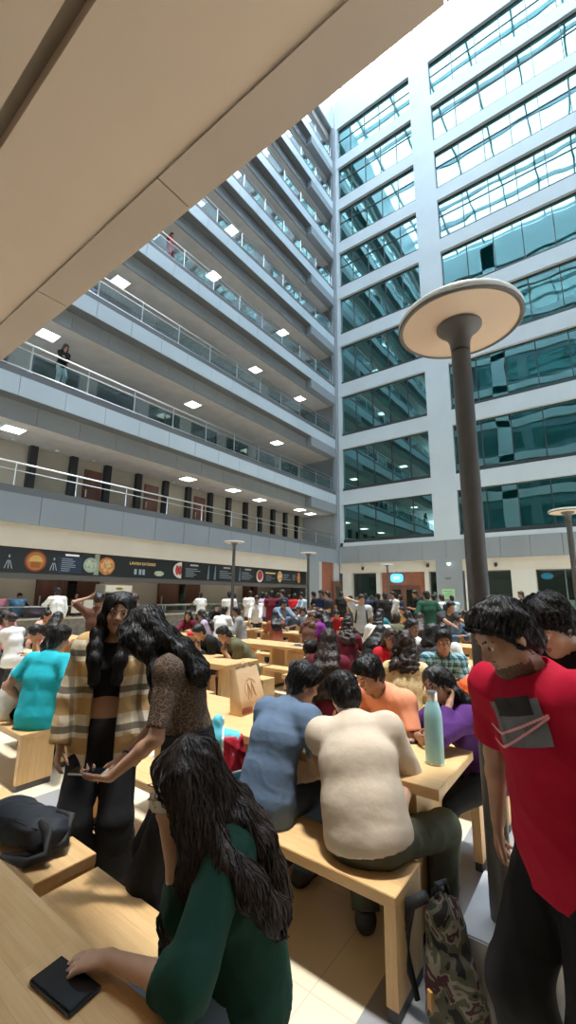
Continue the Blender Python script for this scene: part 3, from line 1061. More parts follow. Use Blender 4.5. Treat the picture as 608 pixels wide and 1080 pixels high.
def surface_nets(F, lo, res):
    S = F < 0
    n = np.array(F.shape)
    c = n - 1
    cnt = np.zeros(c, np.int8)
    for dx in (0, 1):
        for dy in (0, 1):
            for dz in (0, 1):
                cnt += S[dx:dx + c[0], dy:dy + c[1], dz:dz + c[2]]
    act = (cnt > 0) & (cnt < 8)
    I = np.argwhere(act)
    idx = np.full(c, -1, np.int32)
    idx[act] = np.arange(len(I))
    corner = [(a, b, d) for a in (0, 1) for b in (0, 1) for d in (0, 1)]
    acc = np.zeros((len(I), 3), np.float32)
    num = np.zeros(len(I), np.float32)
    val = {q: F[I[:, 0] + q[0], I[:, 1] + q[1], I[:, 2] + q[2]] for q in corner}
    for q in corner:
        for ax in range(3):
            if q[ax]:
                continue
            r = list(q)
            r[ax] = 1
            r = tuple(r)
            a, b = val[q], val[r]
            m = (a < 0) != (b < 0)
            t = np.where(m, a / np.where(np.abs(a - b) < 1e-9, 1, a - b), 0)
            p = np.array(q, np.float32)[None, :].repeat(len(I), 0)
            p[:, ax] += t
            acc += p * m[:, None]
            num += m
    V = (I + acc / num[:, None]) * res + lo
    faces = []
    for ax in range(3):
        o1, o2 = [(1, 2), (2, 0), (0, 1)][ax]
        A = [slice(0, n[i] - 1) if i == ax else slice(1, n[i] - 1) for i in range(3)]
        B = list(A)
        B[ax] = slice(1, n[ax])
        s0, s1 = S[tuple(A)], S[tuple(B)]
        for inv in (0, 1):
            E = np.argwhere((s0 & ~s1) if not inv else (~s0 & s1))
            if not len(E):
                continue
            g = E.copy()
            for i in range(3):
                if i != ax:
                    g[:, i] += 1
            q = []
            for d1, d2 in ((-1, -1), (0, -1), (0, 0), (-1, 0)):
                h = g.copy()
                h[:, o1] += d1
                h[:, o2] += d2
                q.append(idx[h[:, 0], h[:, 1], h[:, 2]])
            q = np.stack(q, 1)
            faces.append(q[:, ::-1] if inv else q)
    Q = np.concatenate(faces) if faces else np.zeros((0, 4), int)
    return V, Q


def np_mesh(name, V, Q, mats, parent, smooth=True, mi=None):
    me = bpy.data.meshes.new(name)
    V = np.asarray(V, np.float32)
    Q = np.asarray(Q, np.int32)
    me.vertices.add(len(V))
    me.vertices.foreach_set('co', V.ravel())
    k = Q.shape[1]
    me.loops.add(Q.size)
    me.loops.foreach_set('vertex_index', Q.ravel())
    me.polygons.add(len(Q))
    me.polygons.foreach_set('loop_start', np.arange(0, Q.size, k, dtype=np.int32))
    me.polygons.foreach_set('loop_total', np.full(len(Q), k, np.int32))
    for m in (mats if isinstance(mats, (list, tuple)) else [mats]):
        me.materials.append(m)
    if mi is not None:
        me.polygons.foreach_set('material_index', mi.astype(np.int32))
    me.update(calc_edges=True)
    me.validate()
    me.polygons.foreach_set('use_smooth', np.full(len(me.polygons), smooth))
    o = bpy.data.objects.new(name, me)
    C.objects.link(o)
    if parent is not None:
        o.parent = parent
    return o


def field_obj(name, F, res, m, parent):
    V, Q = F.mesh(res)
    return np_mesh(name, V, Q, m, parent)


def ik(a, b, l1, l2, pole):
    a, b = np.asarray(a, np.float32), np.asarray(b, np.float32)
    d = b - a
    L = float(np.linalg.norm(d))
    if L > (l1 + l2) * .995:
        b = a + d / L * (l1 + l2) * .995
        d = b - a
        L = float(np.linalg.norm(d))
    if L < abs(l1 - l2) + .02:
        L = abs(l1 - l2) + .02
    x = (L * L + l1 * l1 - l2 * l2) / (2 * L)
    hgt = math.sqrt(max(l1 * l1 - x * x, 0))
    dn = unit(d)
    p = np.asarray(pole, np.float32)
    p = unit(p - dn * (p @ dn))
    return a + dn * x + p * hgt, b


def rot(axis, deg):
    return np.array(Matrix.Rotation(math.radians(deg), 3, Vector(axis)), dtype=np.float32)


SKIN = [mat('skin_brown', (.30, .155, .095), .48, noise=(14, .10)), mat('skin_tan', (.40, .22, .14), .46, noise=(14, .10)),
        mat('skin_light', (.50, .30, .20), .45, noise=(14, .08)), mat('skin_deep', (.20, .10, .062), .5, noise=(14, .1))]
STUB = mat('stubble', (.12, .065, .045), .6, noise=(220, .5))
LIPS = mat('lips', (.30, .10, .085), .4)
EYEW = mat('eye_white', (.72, .68, .64), .25)
EYED = mat('eye_dark', (.02, .012, .01), .2)
HAIRM = {}


def hair_mat(name, col):
    if name in HAIRM:
        return HAIRM[name]
    m = mat(name, col, .46, spec=.4, bump=(60, .5, (1, 1, .25)), noise=(30, .35, (1, 1, .2)))
    HAIRM[name] = m
    return m


H_BLACK = hair_mat('hair_black', (.012, .010, .010))
H_DARK = hair_mat('hair_dark_brown', (.030, .018, .014))
H_BROWN = hair_mat('hair_brown', (.10, .045, .022))


def cloth(name, col, rough=.85, pat=None):
    if name in _mats:
        return _mats[name]
    if pat is None:
        return mat(name, col, rough, spec=.2, noise=(6, .07), bump=(9, .35))
    m, t, b = node_mat(name)
    b.inputs['Roughness'].default_value = rough
    b.inputs['Specular IOR Level'].default_value = .2
    tc = t.nodes.new('ShaderNodeTexCoord')
    kind = pat[0]
    if kind == 'plaid':
        cols = pat[1]      # base, broad band, dark line
        s = t.nodes.new('ShaderNodeSeparateXYZ')
        t.links.new(tc.outputs['Object'], s.inputs[0])
        prev = None
        base = t.nodes.new('ShaderNodeRGB')
        base.outputs[0].default_value = (*cols[0], 1)
        prev = base.outputs[0]
        for ch, per, wid, off, c, fac in pat[2]:
            a = t.nodes.new('ShaderNodeMath'); a.operation = 'ADD'; a.inputs[1].default_value = 40 * per + off
            mo = t.nodes.new('ShaderNodeMath'); mo.operation = 'MODULO'; mo.inputs[1].default_value = per
            l = t.nodes.new('ShaderNodeMath'); l.operation = 'LESS_THAN'; l.inputs[1].default_value = wid
            f = t.nodes.new('ShaderNodeMath'); f.operation = 'MULTIPLY'; f.inputs[1].default_value = fac
            src = s.outputs[ch]
            if ch == 0:
                dd = t.nodes.new('ShaderNodeMath'); dd.operation = 'ADD'
                t.links.new(s.outputs[0], dd.inputs[0]); t.links.new(s.outputs[1], dd.inputs[1])
                src = dd.outputs[0]
            t.links.new(src, a.inputs[0]); t.links.new(a.outputs[0], mo.inputs[0]); t.links.new(mo.outputs[0], l.inputs[0]); t.links.new(l.outputs[0], f.inputs[0])
            mx = t.nodes.new('ShaderNodeMix'); mx.data_type = 'RGBA'
            mx.inputs[7].default_value = (*c, 1)
            t.links.new(f.outputs[0], mx.inputs[0]); t.links.new(prev, mx.inputs[6])
            prev = mx.outputs[2]
        t.links.new(prev, b.inputs['Base Color'])
    elif kind == 'blotch':    # ('blotch', scale, [(pos, col)...], constant?)
        n = t.nodes.new('ShaderNodeTexNoise'); n.inputs['Scale'].default_value = pat[1]; n.inputs['Detail'].default_value = 2.5
        n.inputs['Distortion'].default_value = pat[3] if len(pat) > 3 else .4
        r = ramp(t, pat[2], 'CONSTANT')
        t.links.new(tc.outputs['Object'], n.inputs['Vector']); t.links.new(n.outputs['Fac'], r.inputs[0]); t.links.new(r.outputs[0], b.inputs['Base Color'])
    elif kind == 'cells':     # thin pale squiggles between dark cells
        n = t.nodes.new('ShaderNodeTexNoise'); n.inputs['Scale'].default_value = 9
        mxv = t.nodes.new('ShaderNodeMix'); mxv.data_type = 'RGBA'; mxv.inputs[0].default_value = .12
        v = t.nodes.new('ShaderNodeTexVoronoi'); v.feature = 'DISTANCE_TO_EDGE'; v.inputs['Scale'].default_value = pat[1]
        r = ramp(t, [(0, pat[3]), (.035, pat[3]), (.07, pat[2])])
        t.links.new(tc.outputs['Object'], mxv.inputs[6]); t.links.new(tc.outputs['Object'], n.inputs['Vector']); t.links.new(n.outputs['Color'], mxv.inputs[7])
        t.links.new(mxv.outputs[2], v.inputs['Vector']); t.links.new(v.outputs['Distance'], r.inputs[0]); t.links.new(r.outputs[0], b.inputs['Base Color'])
    n2 = t.nodes.new('ShaderNodeTexNoise'); n2.inputs['Scale'].default_value = 9
    bp = t.nodes.new('ShaderNodeBump'); bp.inputs['Strength'].default_value = .35; bp.inputs['Distance'].default_value = .02
    t.links.new(tc.outputs['Object'], n2.inputs['Vector']); t.links.new(n2.outputs['Fac'], bp.inputs['Height']); t.links.new(bp.outputs[0], b.inputs['Normal'])
    return m


def strands(F, V, n, step, nseg, rad, part, down=.7, seed=0, jitter=.15, lift=.004, wav=0.):
    """hair strands that start on the hair surface, flow away from the parting and downwards along it"""
    rs = np.random.RandomState(seed)
    p = V[rs.randint(0, len(V), n)].astype(np.float32).copy()
    ph = rs.uniform(0, 6.28, (n, 2)).astype(np.float32)
    off = rs.uniform(-.3, 1., n).astype(np.float32) * lift
    jit = rs.normal(size=(n, 3)).astype(np.float32) * jitter
    pts = [p.copy()]
    e = .004
    for s in range(nseg):
        f = F.at(p)
        g = np.stack([F.at(p + V3(*(e if i == j else 0 for j in range(3)))) - f for i in range(3)], -1)
        g /= np.linalg.norm(g, axis=-1, keepdims=True) + 1e-9
        p = p - g * np.clip(f - off, -.02, .02)[:, None]
        away = p - part
        away[:, 2] *= .3
        away /= np.linalg.norm(away, axis=-1, keepdims=True) + 1e-6
        d = away * (1 - down) + np.array([0, 0, -1], np.float32) * down + jit
        if wav:
            d = d + wav * np.stack([np.sin(ph[:, 0] + s * .9), np.cos(ph[:, 1] + s * .8), np.zeros(n)], -1)
        d = d - g * np.sum(d * g, -1, keepdims=True) * .9
        d /= np.linalg.norm(d, axis=-1, keepdims=True) + 1e-6
        p = p + d.astype(np.float32) * step
        pts.append(p.copy())
    P = np.stack(pts, 1)                    # n, s, 3
    T = np.gradient(P, axis=1)
    T /= np.linalg.norm(T, axis=-1, keepdims=True) + 1e-9
    A = np.cross(T, V3(.3, .2, 1.))
    A /= np.linalg.norm(A, axis=-1, keepdims=True) + 1e-9
    B = np.cross(T, A)
    tt = np.linspace(0, 1, P.shape[1])
    R = (rad * (1 - .75 * tt ** 2))[None, :, None]
    ring = [P + (A * math.cos(a) + B * math.sin(a)) * R for a in (0, 2.094, 4.189)]
    W = np.stack(ring, 2)                   # n, s, 3, 3
    ns = P.shape[1]
    base = np.arange(n)[:, None, None] * ns * 3 + np.arange(ns - 1)[None, :, None] * 3
    i = np.arange(3)[None, None, :]
    j = (i + 1) % 3
    Q = np.stack([base + i, base + j, base + 3 + j, base + 3 + i], -1).reshape(-1, 4)
    return W.reshape(-1, 3), Q


def hand(F, wr, hd, pn, side, s=1., curl=25, spread=0., thumb=40, res=.01, curls=None):
    """palm, four unequal bent fingers and a thumb; side +1 right, -1 left; pn = way the palm faces"""
    hd = unit(hd)
    pn = unit(pn - hd * (pn @ hd))
    l = np.cross(hd, pn)            # thumb side of a right hand
    th = l * side
    kn = wr + hd * .088 * s
    F.ecap(wr + hd * .005, kn - hd * .008, (.027 * s, .019 * s), (.039 * s, .0155 * s), l, k=.015)
    fr = max(.0088 * s, res * .62)
    for q, (o, ln) in enumerate(((.030, .072), (.0105, .081), (-.0095, .075), (-.029, .058))):
        b = kn + th * o * s - hd * (.006 if q in (0, 2) else .014 if q == 3 else 0.) * s
        c = (curls[q] if curls else curl * (1 + .12 * q))
        d = unit(hd + th * (o * 2.2 + spread * o * 8))
        a = b
        for ph, f in enumerate((.45, .31, .24)):
            ang = math.radians(c * (.7 if ph == 0 else .9)) * (ph + 1) * .8
            dd = unit(d * math.cos(ang) + pn * math.sin(ang))
            e = a + dd * ln * f * s
            F.cap(a, e, fr * (1 - .08 * ph), fr * (.92 - .08 * ph), k=.006)
            a = e
    tb = wr + hd * .022 * s + th * .024 * s + pn * .006 * s
    ta = math.radians(thumb)
    d1 = unit(hd * math.cos(ta) + th * math.sin(ta) + pn * .35)
    m1 = tb + d1 * .042 * s
    F.cap(tb, m1, fr * 1.45, fr * 1.15, k=.016)
    d2 = unit(d1 + hd * .35 + pn * .25)
    F.cap(m1, m1 + d2 * .034 * s, fr * 1.15, fr * .95, k=.006)
    m2 = m1 + d2 * .034 * s
    F.cap(m2, m2 + unit(d2 + hd * .2) * .024 * s, fr * .98, fr * .8, k=.006)
    return kn


_shoe_mesh = {}


def person(label, pos, face, h=1.70, sex='m', seat=None, lean=0., side=0., twist=0., hp=0., hy=0., hr=0.,
           lh='hang', rh='hang', lp=None, rp=None, lhd=None, rhd=None, lpn=None, rpn=None, lcurl=28, rcurl=28,
           legs=None, feet=None, kpole=None, res=.02, skin=0, top=None, bot=None, hair=None, eyes=False, shoes=True, group=None, z=0.,
           build=1., hres=None, extra=None, name='person', over=None, beard=False, hunch=1.2, headfwd=.02, lips=True, stub=0.):
    s = h / 1.72
    root = thing(name, label, 'person', (pos[0], pos[1], z), math.radians(face - 90), group)
    inv = root.matrix_basis.inverted()
    loc = lambda P: np.array(inv @ Vector(P), dtype=np.float32)
    f_ = sex == 'f'
    big = res > .0145
    X, Y, Z = V3(1, 0, 0), V3(0, 1, 0), V3(0, 0, 1)
    pz = (seat - z + .108) if seat is not None else .925 * s
    if legs == 'walk':
        pz -= .03
    P = V3(0, 0, pz)
    sd = math.radians(side)

    def up(a):
        a = math.radians(a)
        return unit(V3(math.sin(sd), math.sin(a), math.cos(a) * math.cos(sd)))
    u1, u2, u3 = up(lean * .55), up(lean), up(lean * hunch + (6 if seat is not None else 2))
    W = P + u1 * .135 * s
    Cc = W + u2 * .175 * s
    N = Cc + u3 * .20 * s
    tw = rot((0, 0, 1), twist)
    r3 = tw @ X
    r3 = unit(r3 - u3 * (r3 @ u3))
    r2 = unit(X + r3)
    f3 = np.cross(u3, r3)
    bw = build
    if f_:
        wp, ww, wc, ws = (.168 * bw, .115), (.128 * bw, .098), (.138 * bw, .105), .150
    else:
        wp, ww, wc, ws = (.160 * bw, .112), (.146 * bw, .105), (.162 * bw, .112), .178
    wp, ww, wc = [(a * s, b * s * (.5 + .5 * bw)) for a, b in (wp, ww, wc)]
    ws *= s * (.6 + .4 * bw)
    sh = {-1: N - u3 * .050 * s - r3 * ws, 1: N - u3 * .050 * s + r3 * ws}

    # head frame
    Hf = rot((0, 0, 1), hy) @ (rot((0, 0, 1), twist * .5) @ Y)
    hr_ax = unit(np.cross(Hf, Z))
    Hm = rot(hr_ax, -hp)
    hf = Hm @ Hf
    hu = Hm @ Z
    Rr = rot(hf, hr)
    hu, hx = Rr @ hu, Rr @ hr_ax
    nd = unit(u3 * .6 + hu * .5 + Z * .2)
    Nk = N + nd * .085 * s + hf * headfwd
    hs = .93 * s ** .6
    HC = Nk + hu * .095 * hs + hf * .015
    HR = np.stack([hx, hf, hu])
    hp_ = lambda x, y, zz: HC + (hx * x + hf * y + hu * zz) * hs

    # limbs
    def hand_target(k, sg):
        t = lh if sg < 0 else rh
        S = sh[sg]
        if not isinstance(t, str):
            return loc(t) if len(t) == 3 else V3(*t[:3])
        return {'hang': S + V3(sg * .07, .06, -.52 * s), 'table': V3(sg * .17, .42, .80 - z), 'clasp': V3(sg * .045, .40, .81 - z),
                'chin': hp_(sg * .03, .10, -.20), 'cheek': hp_(sg * .10, .03, -.12), 'phone': V3(sg * .05, float(N[1]) + .30, float(S[2]) - .16),
                'side': V3(sg * .25, .13, pz + .05), 'lap': V3(sg * .13, .30, pz + .04), 'ear': hp_(sg * .13, .0, -.06), 'hip': P + V3(sg * .19, .05, .07),
                'cross': S + V3(-sg * .20, .22, -.26), 'up': S + V3(sg * .05, .25, .12), 'face': hp_(sg * .04, .16, -.12),
                'reach': S + V3(sg * .02, .50, -.18), 'raise': hp_(sg * .16, .02, .04)}[t]
    arms = {}
    for sg in (-1, 1):
        pole = lp if sg < 0 else rp
        if pole is None:
            pole = V3(sg * .55, -.45, -.75)
        else:
            pole = V3(*pole)
        S = sh[sg]
        E, Wr = ik(S, hand_target(None, sg), .285 * s, .255 * s, pole)
        arms[sg] = (S, E, Wr)
    lg = {}
    for sg in (-1, 1):
        hip = P + V3(sg * .088 * s, 0, -.03)
        if feet is not None:
            ft = V3(*feet[0 if sg < 0 else 1])
        elif seat is not None:
            ft = V3(sg * .13, .40, .075)
        elif legs == 'walk':
            ft = V3(sg * .08, .26 if sg > 0 else -.28, .08 if sg > 0 else .13)
        else:
            ft = V3(sg * .10, .0 + .05 * sg * (1 if legs == 'stagger' else .3), .08)
        kp = kpole[0 if sg < 0 else 1] if kpole else ((sg * .15, .6, .8) if seat is not None else (sg * .12, 1, .0))
        K, A = ik(hip, ft, .435 * s, .425 * s, kp)
        lg[sg] = (hip, K, A)

    # ---------------------------------------------------------------- body
    B = Field()
    B.ecap(P - u1 * .03, P + u1 * .03, wp, (wp[0] * .97, wp[1]), X, k=.05)
    B.ecap(P, W, (wp[0] * .93, wp[1] * .95), ww, X, k=.05)
    B.ecap(W, Cc, ww, wc, r2, k=.05)
    B.ecap(Cc, N - u3 * .085 * s, wc, (wc[0] * .92, wc[1] * .82), r3, k=.05)
    B.cap(sh[-1] + r3 * .02, sh[1] - r3 * .02, .058 * s, k=.05)
    B.cap(N - u3 * .03 * s, Nk + hu * .04, .062 * s if not f_ else .050 * s, .056 * s if not f_ else .046 * s, k=.035)
    if f_:
        for sg in (-1, 1):
            B.ball(Cc + u3 * .045 * s + r3 * sg * .065 * s + f3 * .085 * s, (.058 * s, .050 * s, .056 * s), k=.035)
    ar = (.049, .040, .034, .025) if not f_ else (.042, .035, .030, .022)
    ar = [a * s * (.55 + .45 * bw) for a in ar]
    for sg in (-1, 1):
        S, E, Wr = arms[sg]
        if stub and sg * stub > 0:
            continue
        B.ball(S, ar[0] * 1.12, k=.05)
        B.cap(S, E, ar[0], ar[1], k=.03)
        mid = E + (Wr - E) * .3
        B.cap(E, mid, ar[1] * .98, ar[2] * 1.08, k=.02)
        B.cap(mid, Wr, ar[2] * 1.08, ar[3], k=.02)
        hd = lhd if sg < 0 else rhd
        hd = unit(Wr - E) if hd is None else (np.array(inv.to_3x3() @ Vector(hd), dtype=np.float32))
        pn = lpn if sg < 0 else rpn
        if pn is None:
            t = lh if sg < 0 else rh
            pn = V3(-sg, .2, 0) if t == 'hang' else (V3(0, 0, -1) if t in ('table', 'lap', 'reach') else V3(-sg * .7, -.5, .1))
        else:
            pn = np.array(inv.to_3x3() @ Vector(pn), dtype=np.float32)
        cu = lcurl if sg < 0 else rcurl
        if big:
            kn = Wr + hd * .085 * s
            B.ecap(Wr, kn, (.03 * s, .02 * s), (.038 * s, .018 * s), np.cross(hd, unit(pn)), k=.02)
            B.cap(kn, kn + unit(hd + pn * .4) * .065 * s, .022 * s, .018 * s, k=.02)
            B.cap(Wr + hd * .03, Wr + hd * .075 + np.cross(hd, unit(pn)) * sg * .045, .015, .013, k=.02)
        else:
            hand(B, Wr, hd, pn, sg, s * (.93 if f_ else 1.0), curl=cu if not isinstance(cu, (list, tuple)) else 25, res=res, curls=cu if isinstance(cu, (list, tuple)) else None)
    lr = (.082, .056, .050, .036) if not f_ else (.084, .054, .048, .033)
    lr = [a * s * (.5 + .5 * bw) for a in lr]
    for sg in (-1, 1):
        hip, K, A = lg[sg]
        B.cap(hip, K, lr[0], lr[1], k=.04)
        m = K + (A - K) * .3
        B.cap(K, m, lr[1] * .95, lr[2] * 1.08, k=.02)
        B.cap(m, A, lr[2] * 1.08, lr[3], k=.02)
        td = unit(V3((K - hip)[0] * .5 + sg * .05, max((K - hip)[1], .0) + .35, 0))
        B.ecap(A + V3(0, 0, -.045) - td * .02, A + V3(0, 0, -.055) + td * .13, (.030, .025), (.036, .016), np.cross(td, Z), k=.02)
    # head
    B.ball(hp_(0, -.012, .032), np.array((.074, .094, .086)) * hs, HR, k=.02)
    B.ball(hp_(0, .022, -.040), np.array((.058, .066, .080)) * hs, HR, k=.03)
    jw = .042 if f_ else .048
    B.cap(hp_(-jw, .012, -.078), hp_(0, .066, -.104), .022 * hs, .021 * hs, k=.03)
    B.cap(hp_(jw, .012, -.078), hp_(0, .066, -.104), .022 * hs, .021 * hs, k=.03)
    for sg in (-1, 1):
        B.ball(hp_(sg * .078, -.008, -.015), np.array((.009, .022, .033)) * hs, HR, k=.012)
    if not big:
        for sg in (-1, 1):
            B.ball(hp_(sg * .040, .056, -.034), .026 * hs, k=.03)
            B.ball(hp_(sg * .032, .099, -.002), np.array((.021, .018, .0135)) * hs, HR, k=.018, op='s')
        B.cap(hp_(-.036, .073, .020), hp_(.036, .073, .020), .014 * hs, k=.02)
        B.cap(hp_(0, .080, .006), hp_(0, .104, -.034), .009 * hs, .013 * hs, k=.014)
        for sg in (-1, 1):
            B.ball(hp_(sg * .011, .094, -.038), .0095 * hs, k=.008)
        B.ball(hp_(0, .0835, -.062), np.array((.024, .012, .0065)) * hs, HR, k=.006)
        B.ball(hp_(0, .0815, -.072), np.array((.021, .012, .0075)) * hs, HR, k=.006)
    else:
        B.cap(hp_(0, .085, .0), hp_(0, .100, -.034), .012 * hs, .015 * hs, k=.02)
    V, Q = B.mesh(res)
    mats_, mi = [SKIN[skin]], None
    if not big and lips:
        cen = V[Q].mean(1)
        q = ((cen - hp_(0, .087, -.0675)) @ HR.T) / (np.array((.0245, .016, .0125)) * hs)
        mi = ((q ** 2).sum(1) < 1).astype(int)
        mats_.append(LIPS)
        if beard:
            q = ((cen - HC) @ HR.T) / hs
            bd = (q[:, 1] > -.01) & (q[:, 2] < -.082 + .35 * np.maximum(.03 - q[:, 1], 0)) & (q[:, 2] > -.145) & (np.abs(q[:, 0]) < .07)
            bd |= (q[:, 1] > .075) & (np.abs(q[:, 2] + .053) < .0055) & (np.abs(q[:, 0]) < .026)
            mi = np.where((mi == 0) & bd & (np.abs(q[:, 1] - .03) < .1), 2, mi)
            mats_.append(STUB)
    np_mesh('body', V, Q, mats_, root, mi=mi)
    if eyes:
        for sg in (-1, 1):
            c = hp_(sg * .031, .0755, -.002)
            mb = MB()
            r = .0125 * hs
            rows, n = 8, 14
            for i in range(rows + 1):
                th = PI * i / rows
                for j in range(n):
                    a = 2 * PI * j / n
                    q = hx * (math.sin(th) * math.cos(a)) + hu * (math.sin(th) * math.sin(a)) + hf * math.cos(th)
                    mb.v.append(tuple(c + q * r))
            mi2 = []
            for i in range(rows):
                for j in range(n):
                    k2 = (j + 1) % n
                    mb.f.append((i * n + j, i * n + k2, (i + 1) * n + k2, (i + 1) * n + j))
                    mi2.append(1 if i < 2 else 0)
            e = mb.build('eye', EYEW, root, True)
            e.data.materials.append(EYED)
            e.data.polygons.foreach_set('material_index', mi2)
            bF = Field()
            bF.cap(hp_(sg * .014, .0885, .0195), hp_(sg * .034, .0845, .0255), .0042, .0042, k=.004)
            bF.cap(hp_(sg * .034, .0845, .0255), hp_(sg * .052, .070, .0195), .0042, .0026, k=.004)
            field_obj('eyebrow', bF, .0022, H_BLACK, root)

    # ---------------------------------------------------------------- clothes
    seed = sum(ord(ch) * (i + 3) for i, ch in enumerate(label)) % 1000
    cres = res if res > .009 else max(res, .0075)

    def garment(nm, g):
        off = g.get('off', .014) + (.006 if big else 0)
        T = Field(off)
        lo_ = g.get('loose', .93 if not f_ else .0)
        w2 = (max(ww[0], wc[0] * lo_), max(ww[1], wc[1] * lo_))
        wpp = (max(wp[0], w2[0]) + .006, max(wp[1], w2[1]) + .008)
        hem = g.get('hem', .07)
        hd_ = -u1 if seat is None else -unit(u1 + V3(0, -.25, 0))
        HB = P + hd_ * hem
        if hem > .015:
            fl = g.get('flare', 1.0)
            T.ecap(P, HB + hd_ * .05, wpp, (wpp[0] * fl * 1.01, wpp[1] * fl * 1.03), X, k=.05)
            T.ecap(P, W, wpp, w2, X, k=.05)
        elif hem > -.11:
            T.ecap(P - u1 * hem, W, wpp, w2, X, k=.05)
        T.ecap(W, Cc, w2, wc, r2, k=.05)
        T.ecap(Cc, N - u3 * .085 * s, wc, (wc[0] * .93, wc[1] * .84), r3, k=.05)
        T.cap(sh[-1] + r3 * .015, sh[1] - r3 * .015, .060 * s, k=.06)
        T.cap(N - u3 * .06 * s, N + u3 * .005 * s, .075 * s, .058 * s, k=.05)
        if f_:
            for sg in (-1, 1):
                T.ball(Cc + u3 * .045 * s + r3 * sg * .065 * s + f3 * .085 * s, (.058 * s, .050 * s, .056 * s), k=.04)
        sl = g.get('sl', .6)
        sw = g.get('sw', 1.12)
        for sg in (-1, 1):
            if stub and sg * stub > 0:
                continue
            S, E, Wr = arms[sg]
            if sl <= 0:
                continue
            t = min(sl, 1.)
            e = S + (E - S) * t
            T.ball(S, ar[0] * 1.15, k=.05)
            T.cap(S, e, ar[0] * sw, (ar[0] + (ar[1] - ar[0]) * t) * sw * 1.02, k=.035, cut=0. if sl < 1 else None)
            if sl > 1:
                T.cap(E, E + (Wr - E) * (sl - 1), ar[1] * sw, (ar[3] * 1.2) * sw, k=.025, cut=0.)
        T.fold = True
        T.wrinkle(seed, *g.get('wr', ((.0026, 14), (.0016, 30))))
        T.plane(HB, hd_)
        nk = g.get('neck', .064)
        if nk:
            T.hole(N + u3 * .045 * s + f3 * g.get('vneck', .012), np.array((nk, nk * 1.0, .062)) * s, np.stack([r3, f3, u3]))
        if g.get('open'):       # worn open down the front
            o = g['open']
            T.cuts.append(lambda Q_: np.minimum(o - np.abs((Q_ - Cc) @ r2), ((Q_ - Cc) @ f3) - .01))
        if g.get('sleeveless'):
            for sg in (-1, 1):
                T.hole(sh[sg] + r3 * sg * .02 * s, np.array((.045, .09, .09)) * s, np.stack([r3, f3, u3]))
        o = field_obj(nm, T, cres, g['m'], root)
        T.obj = o
        if g.get('collar'):
            cf = Field()
            ring = [N + u3 * (.018 - .030 * max(0, math.cos(a))) * s + (r3 * math.sin(a) * .064 + f3 * math.cos(a) * .068) * s for a in np.linspace(.35, 2 * PI - .35, 14)]
            for a, b_ in zip(ring[:-1], ring[1:]):
                cf.cap(a, b_, .013 * s, k=.008)
            field_obj('collar', cf, min(cres, .008), g['m'], o)
        return T

    if bot is not None:
        off = bot.get('off', .008) + (.004 if big else 0)
        L = Field(off)
        L.ecap(P - u1 * .03, P + u1 * .05, wp, (wp[0] * .97, wp[1]), X, k=.05)
        L.ecap(P, P + u1 * bot.get('rise', .06), (wp[0] * .97, wp[1] * .98), (wp[0] * .93, wp[1] * .95), X, k=.03)
        wd = bot.get('wide', 1.12)
        ln = bot.get('len', .97)
        for sg in (-1, 1):
            hip, K, A = lg[sg]
            L.cap(hip, K, lr[0] * 1.02, lr[1] * wd, k=.05)
            e = K + (A - K) * ln
            if ln > .3:
                L.cap(K, e, lr[1] * wd, max(lr[3] * wd * bot.get('flare', 1.35), .03), k=.03, cut=0.)
        L.fold = True
        L.wrinkle(seed + 7, *bot.get('wr', ((.003, 15), (.002, 32))))
        L.plane(P + u1 * bot.get('rise', .06), u1)
        L.cuts.append(lambda Q_: .035 - Q_[..., 2])
        field_obj(bot.get('name', 'trousers'), L, cres, bot['m'], root)
    tf = None
    tobj = None
    if top is not None:
        tf = garment(top.get('name', 'shirt'), top)
        tobj = tf.obj
    if over is not None:
        garment(over.get('name', 'jacket'), over)
    if shoes:
        sm = shoes if not isinstance(shoes, bool) else SHOE
        for sg in (-1, 1):
            hip, K, A = lg[sg]
            td = unit(V3((K - hip)[0] * .5 + sg * .05, max((K - hip)[1], .0) + .35, 0))
            Sf = Field(.006)
            lt = np.cross(td, Z)
            Sf.ecap(A + V3(0, 0, -.035) - td * .03, A + V3(0, 0, -.045) + td * .14, (.040, .036), (.042, .022), lt, k=.03)
            Sf.cap(A + V3(0, 0, .01), A + V3(0, 0, -.03), .042, .045, k=.03)
            zb_ = float(A[2]) - .075
            Sf.cuts.append(lambda Q_, zz=zb_: zz - Q_[..., 2])
            Sf.cuts.append(lambda Q_, zz=float(A[2]) + .02: Q_[..., 2] - zz)
            field_obj('shoe', Sf, max(res, .010), sm, root)

    # ---------------------------------------------------------------- hair
    hF = None
    if hair is not None:
        kd = hair.get('kind', 'short')
        m = hair.get('m', H_BLACK)
        hF = Field(0.)
        vol = hair.get('vol', .016)
        sk = kd in ('short', 'crop')
        hF.ball(hp_(0, -.020 if sk else -.014, .036), (np.array((.076, .092 if sk else .096, .088)) + vol) * hs, HR, k=.02)
        if kd in ('short', 'crop'):
            hF.ball(hp_(0, .034, .084), (np.array((.060, .046, .034)) + vol * .6) * hs, HR, k=.03)
            hF.cap(hp_(0, -.052, -.04), hp_(0, -.040, -.095), .060 * hs, .048 * hs, k=.03)
            zc = hair.get('cut', 0.)
            hF.ball(hp_(0, -.060, -.045), np.array((.069, .050, .062)) * hs, HR, k=.04)
            yy = lambda Q_: (Q_ - HC) @ hf
            hF.cuts.append(lambda Q_: ((zc - np.where(yy(Q_) > .02, .012, .030) + np.where(yy(Q_) > 0, .95, 1.5) * np.maximum(yy(Q_), -.060)) - ((Q_ - HC) @ hu)) * .68)
            hF.hole(hp_(0, .118, -.045), np.array((.070, .088, .100)) * hs, HR)
        else:
            hF.hole(hp_(0, .118, -.045), np.array((.062, .084, .122)) * hs, HR)
            ln = hair.get('len', .35)
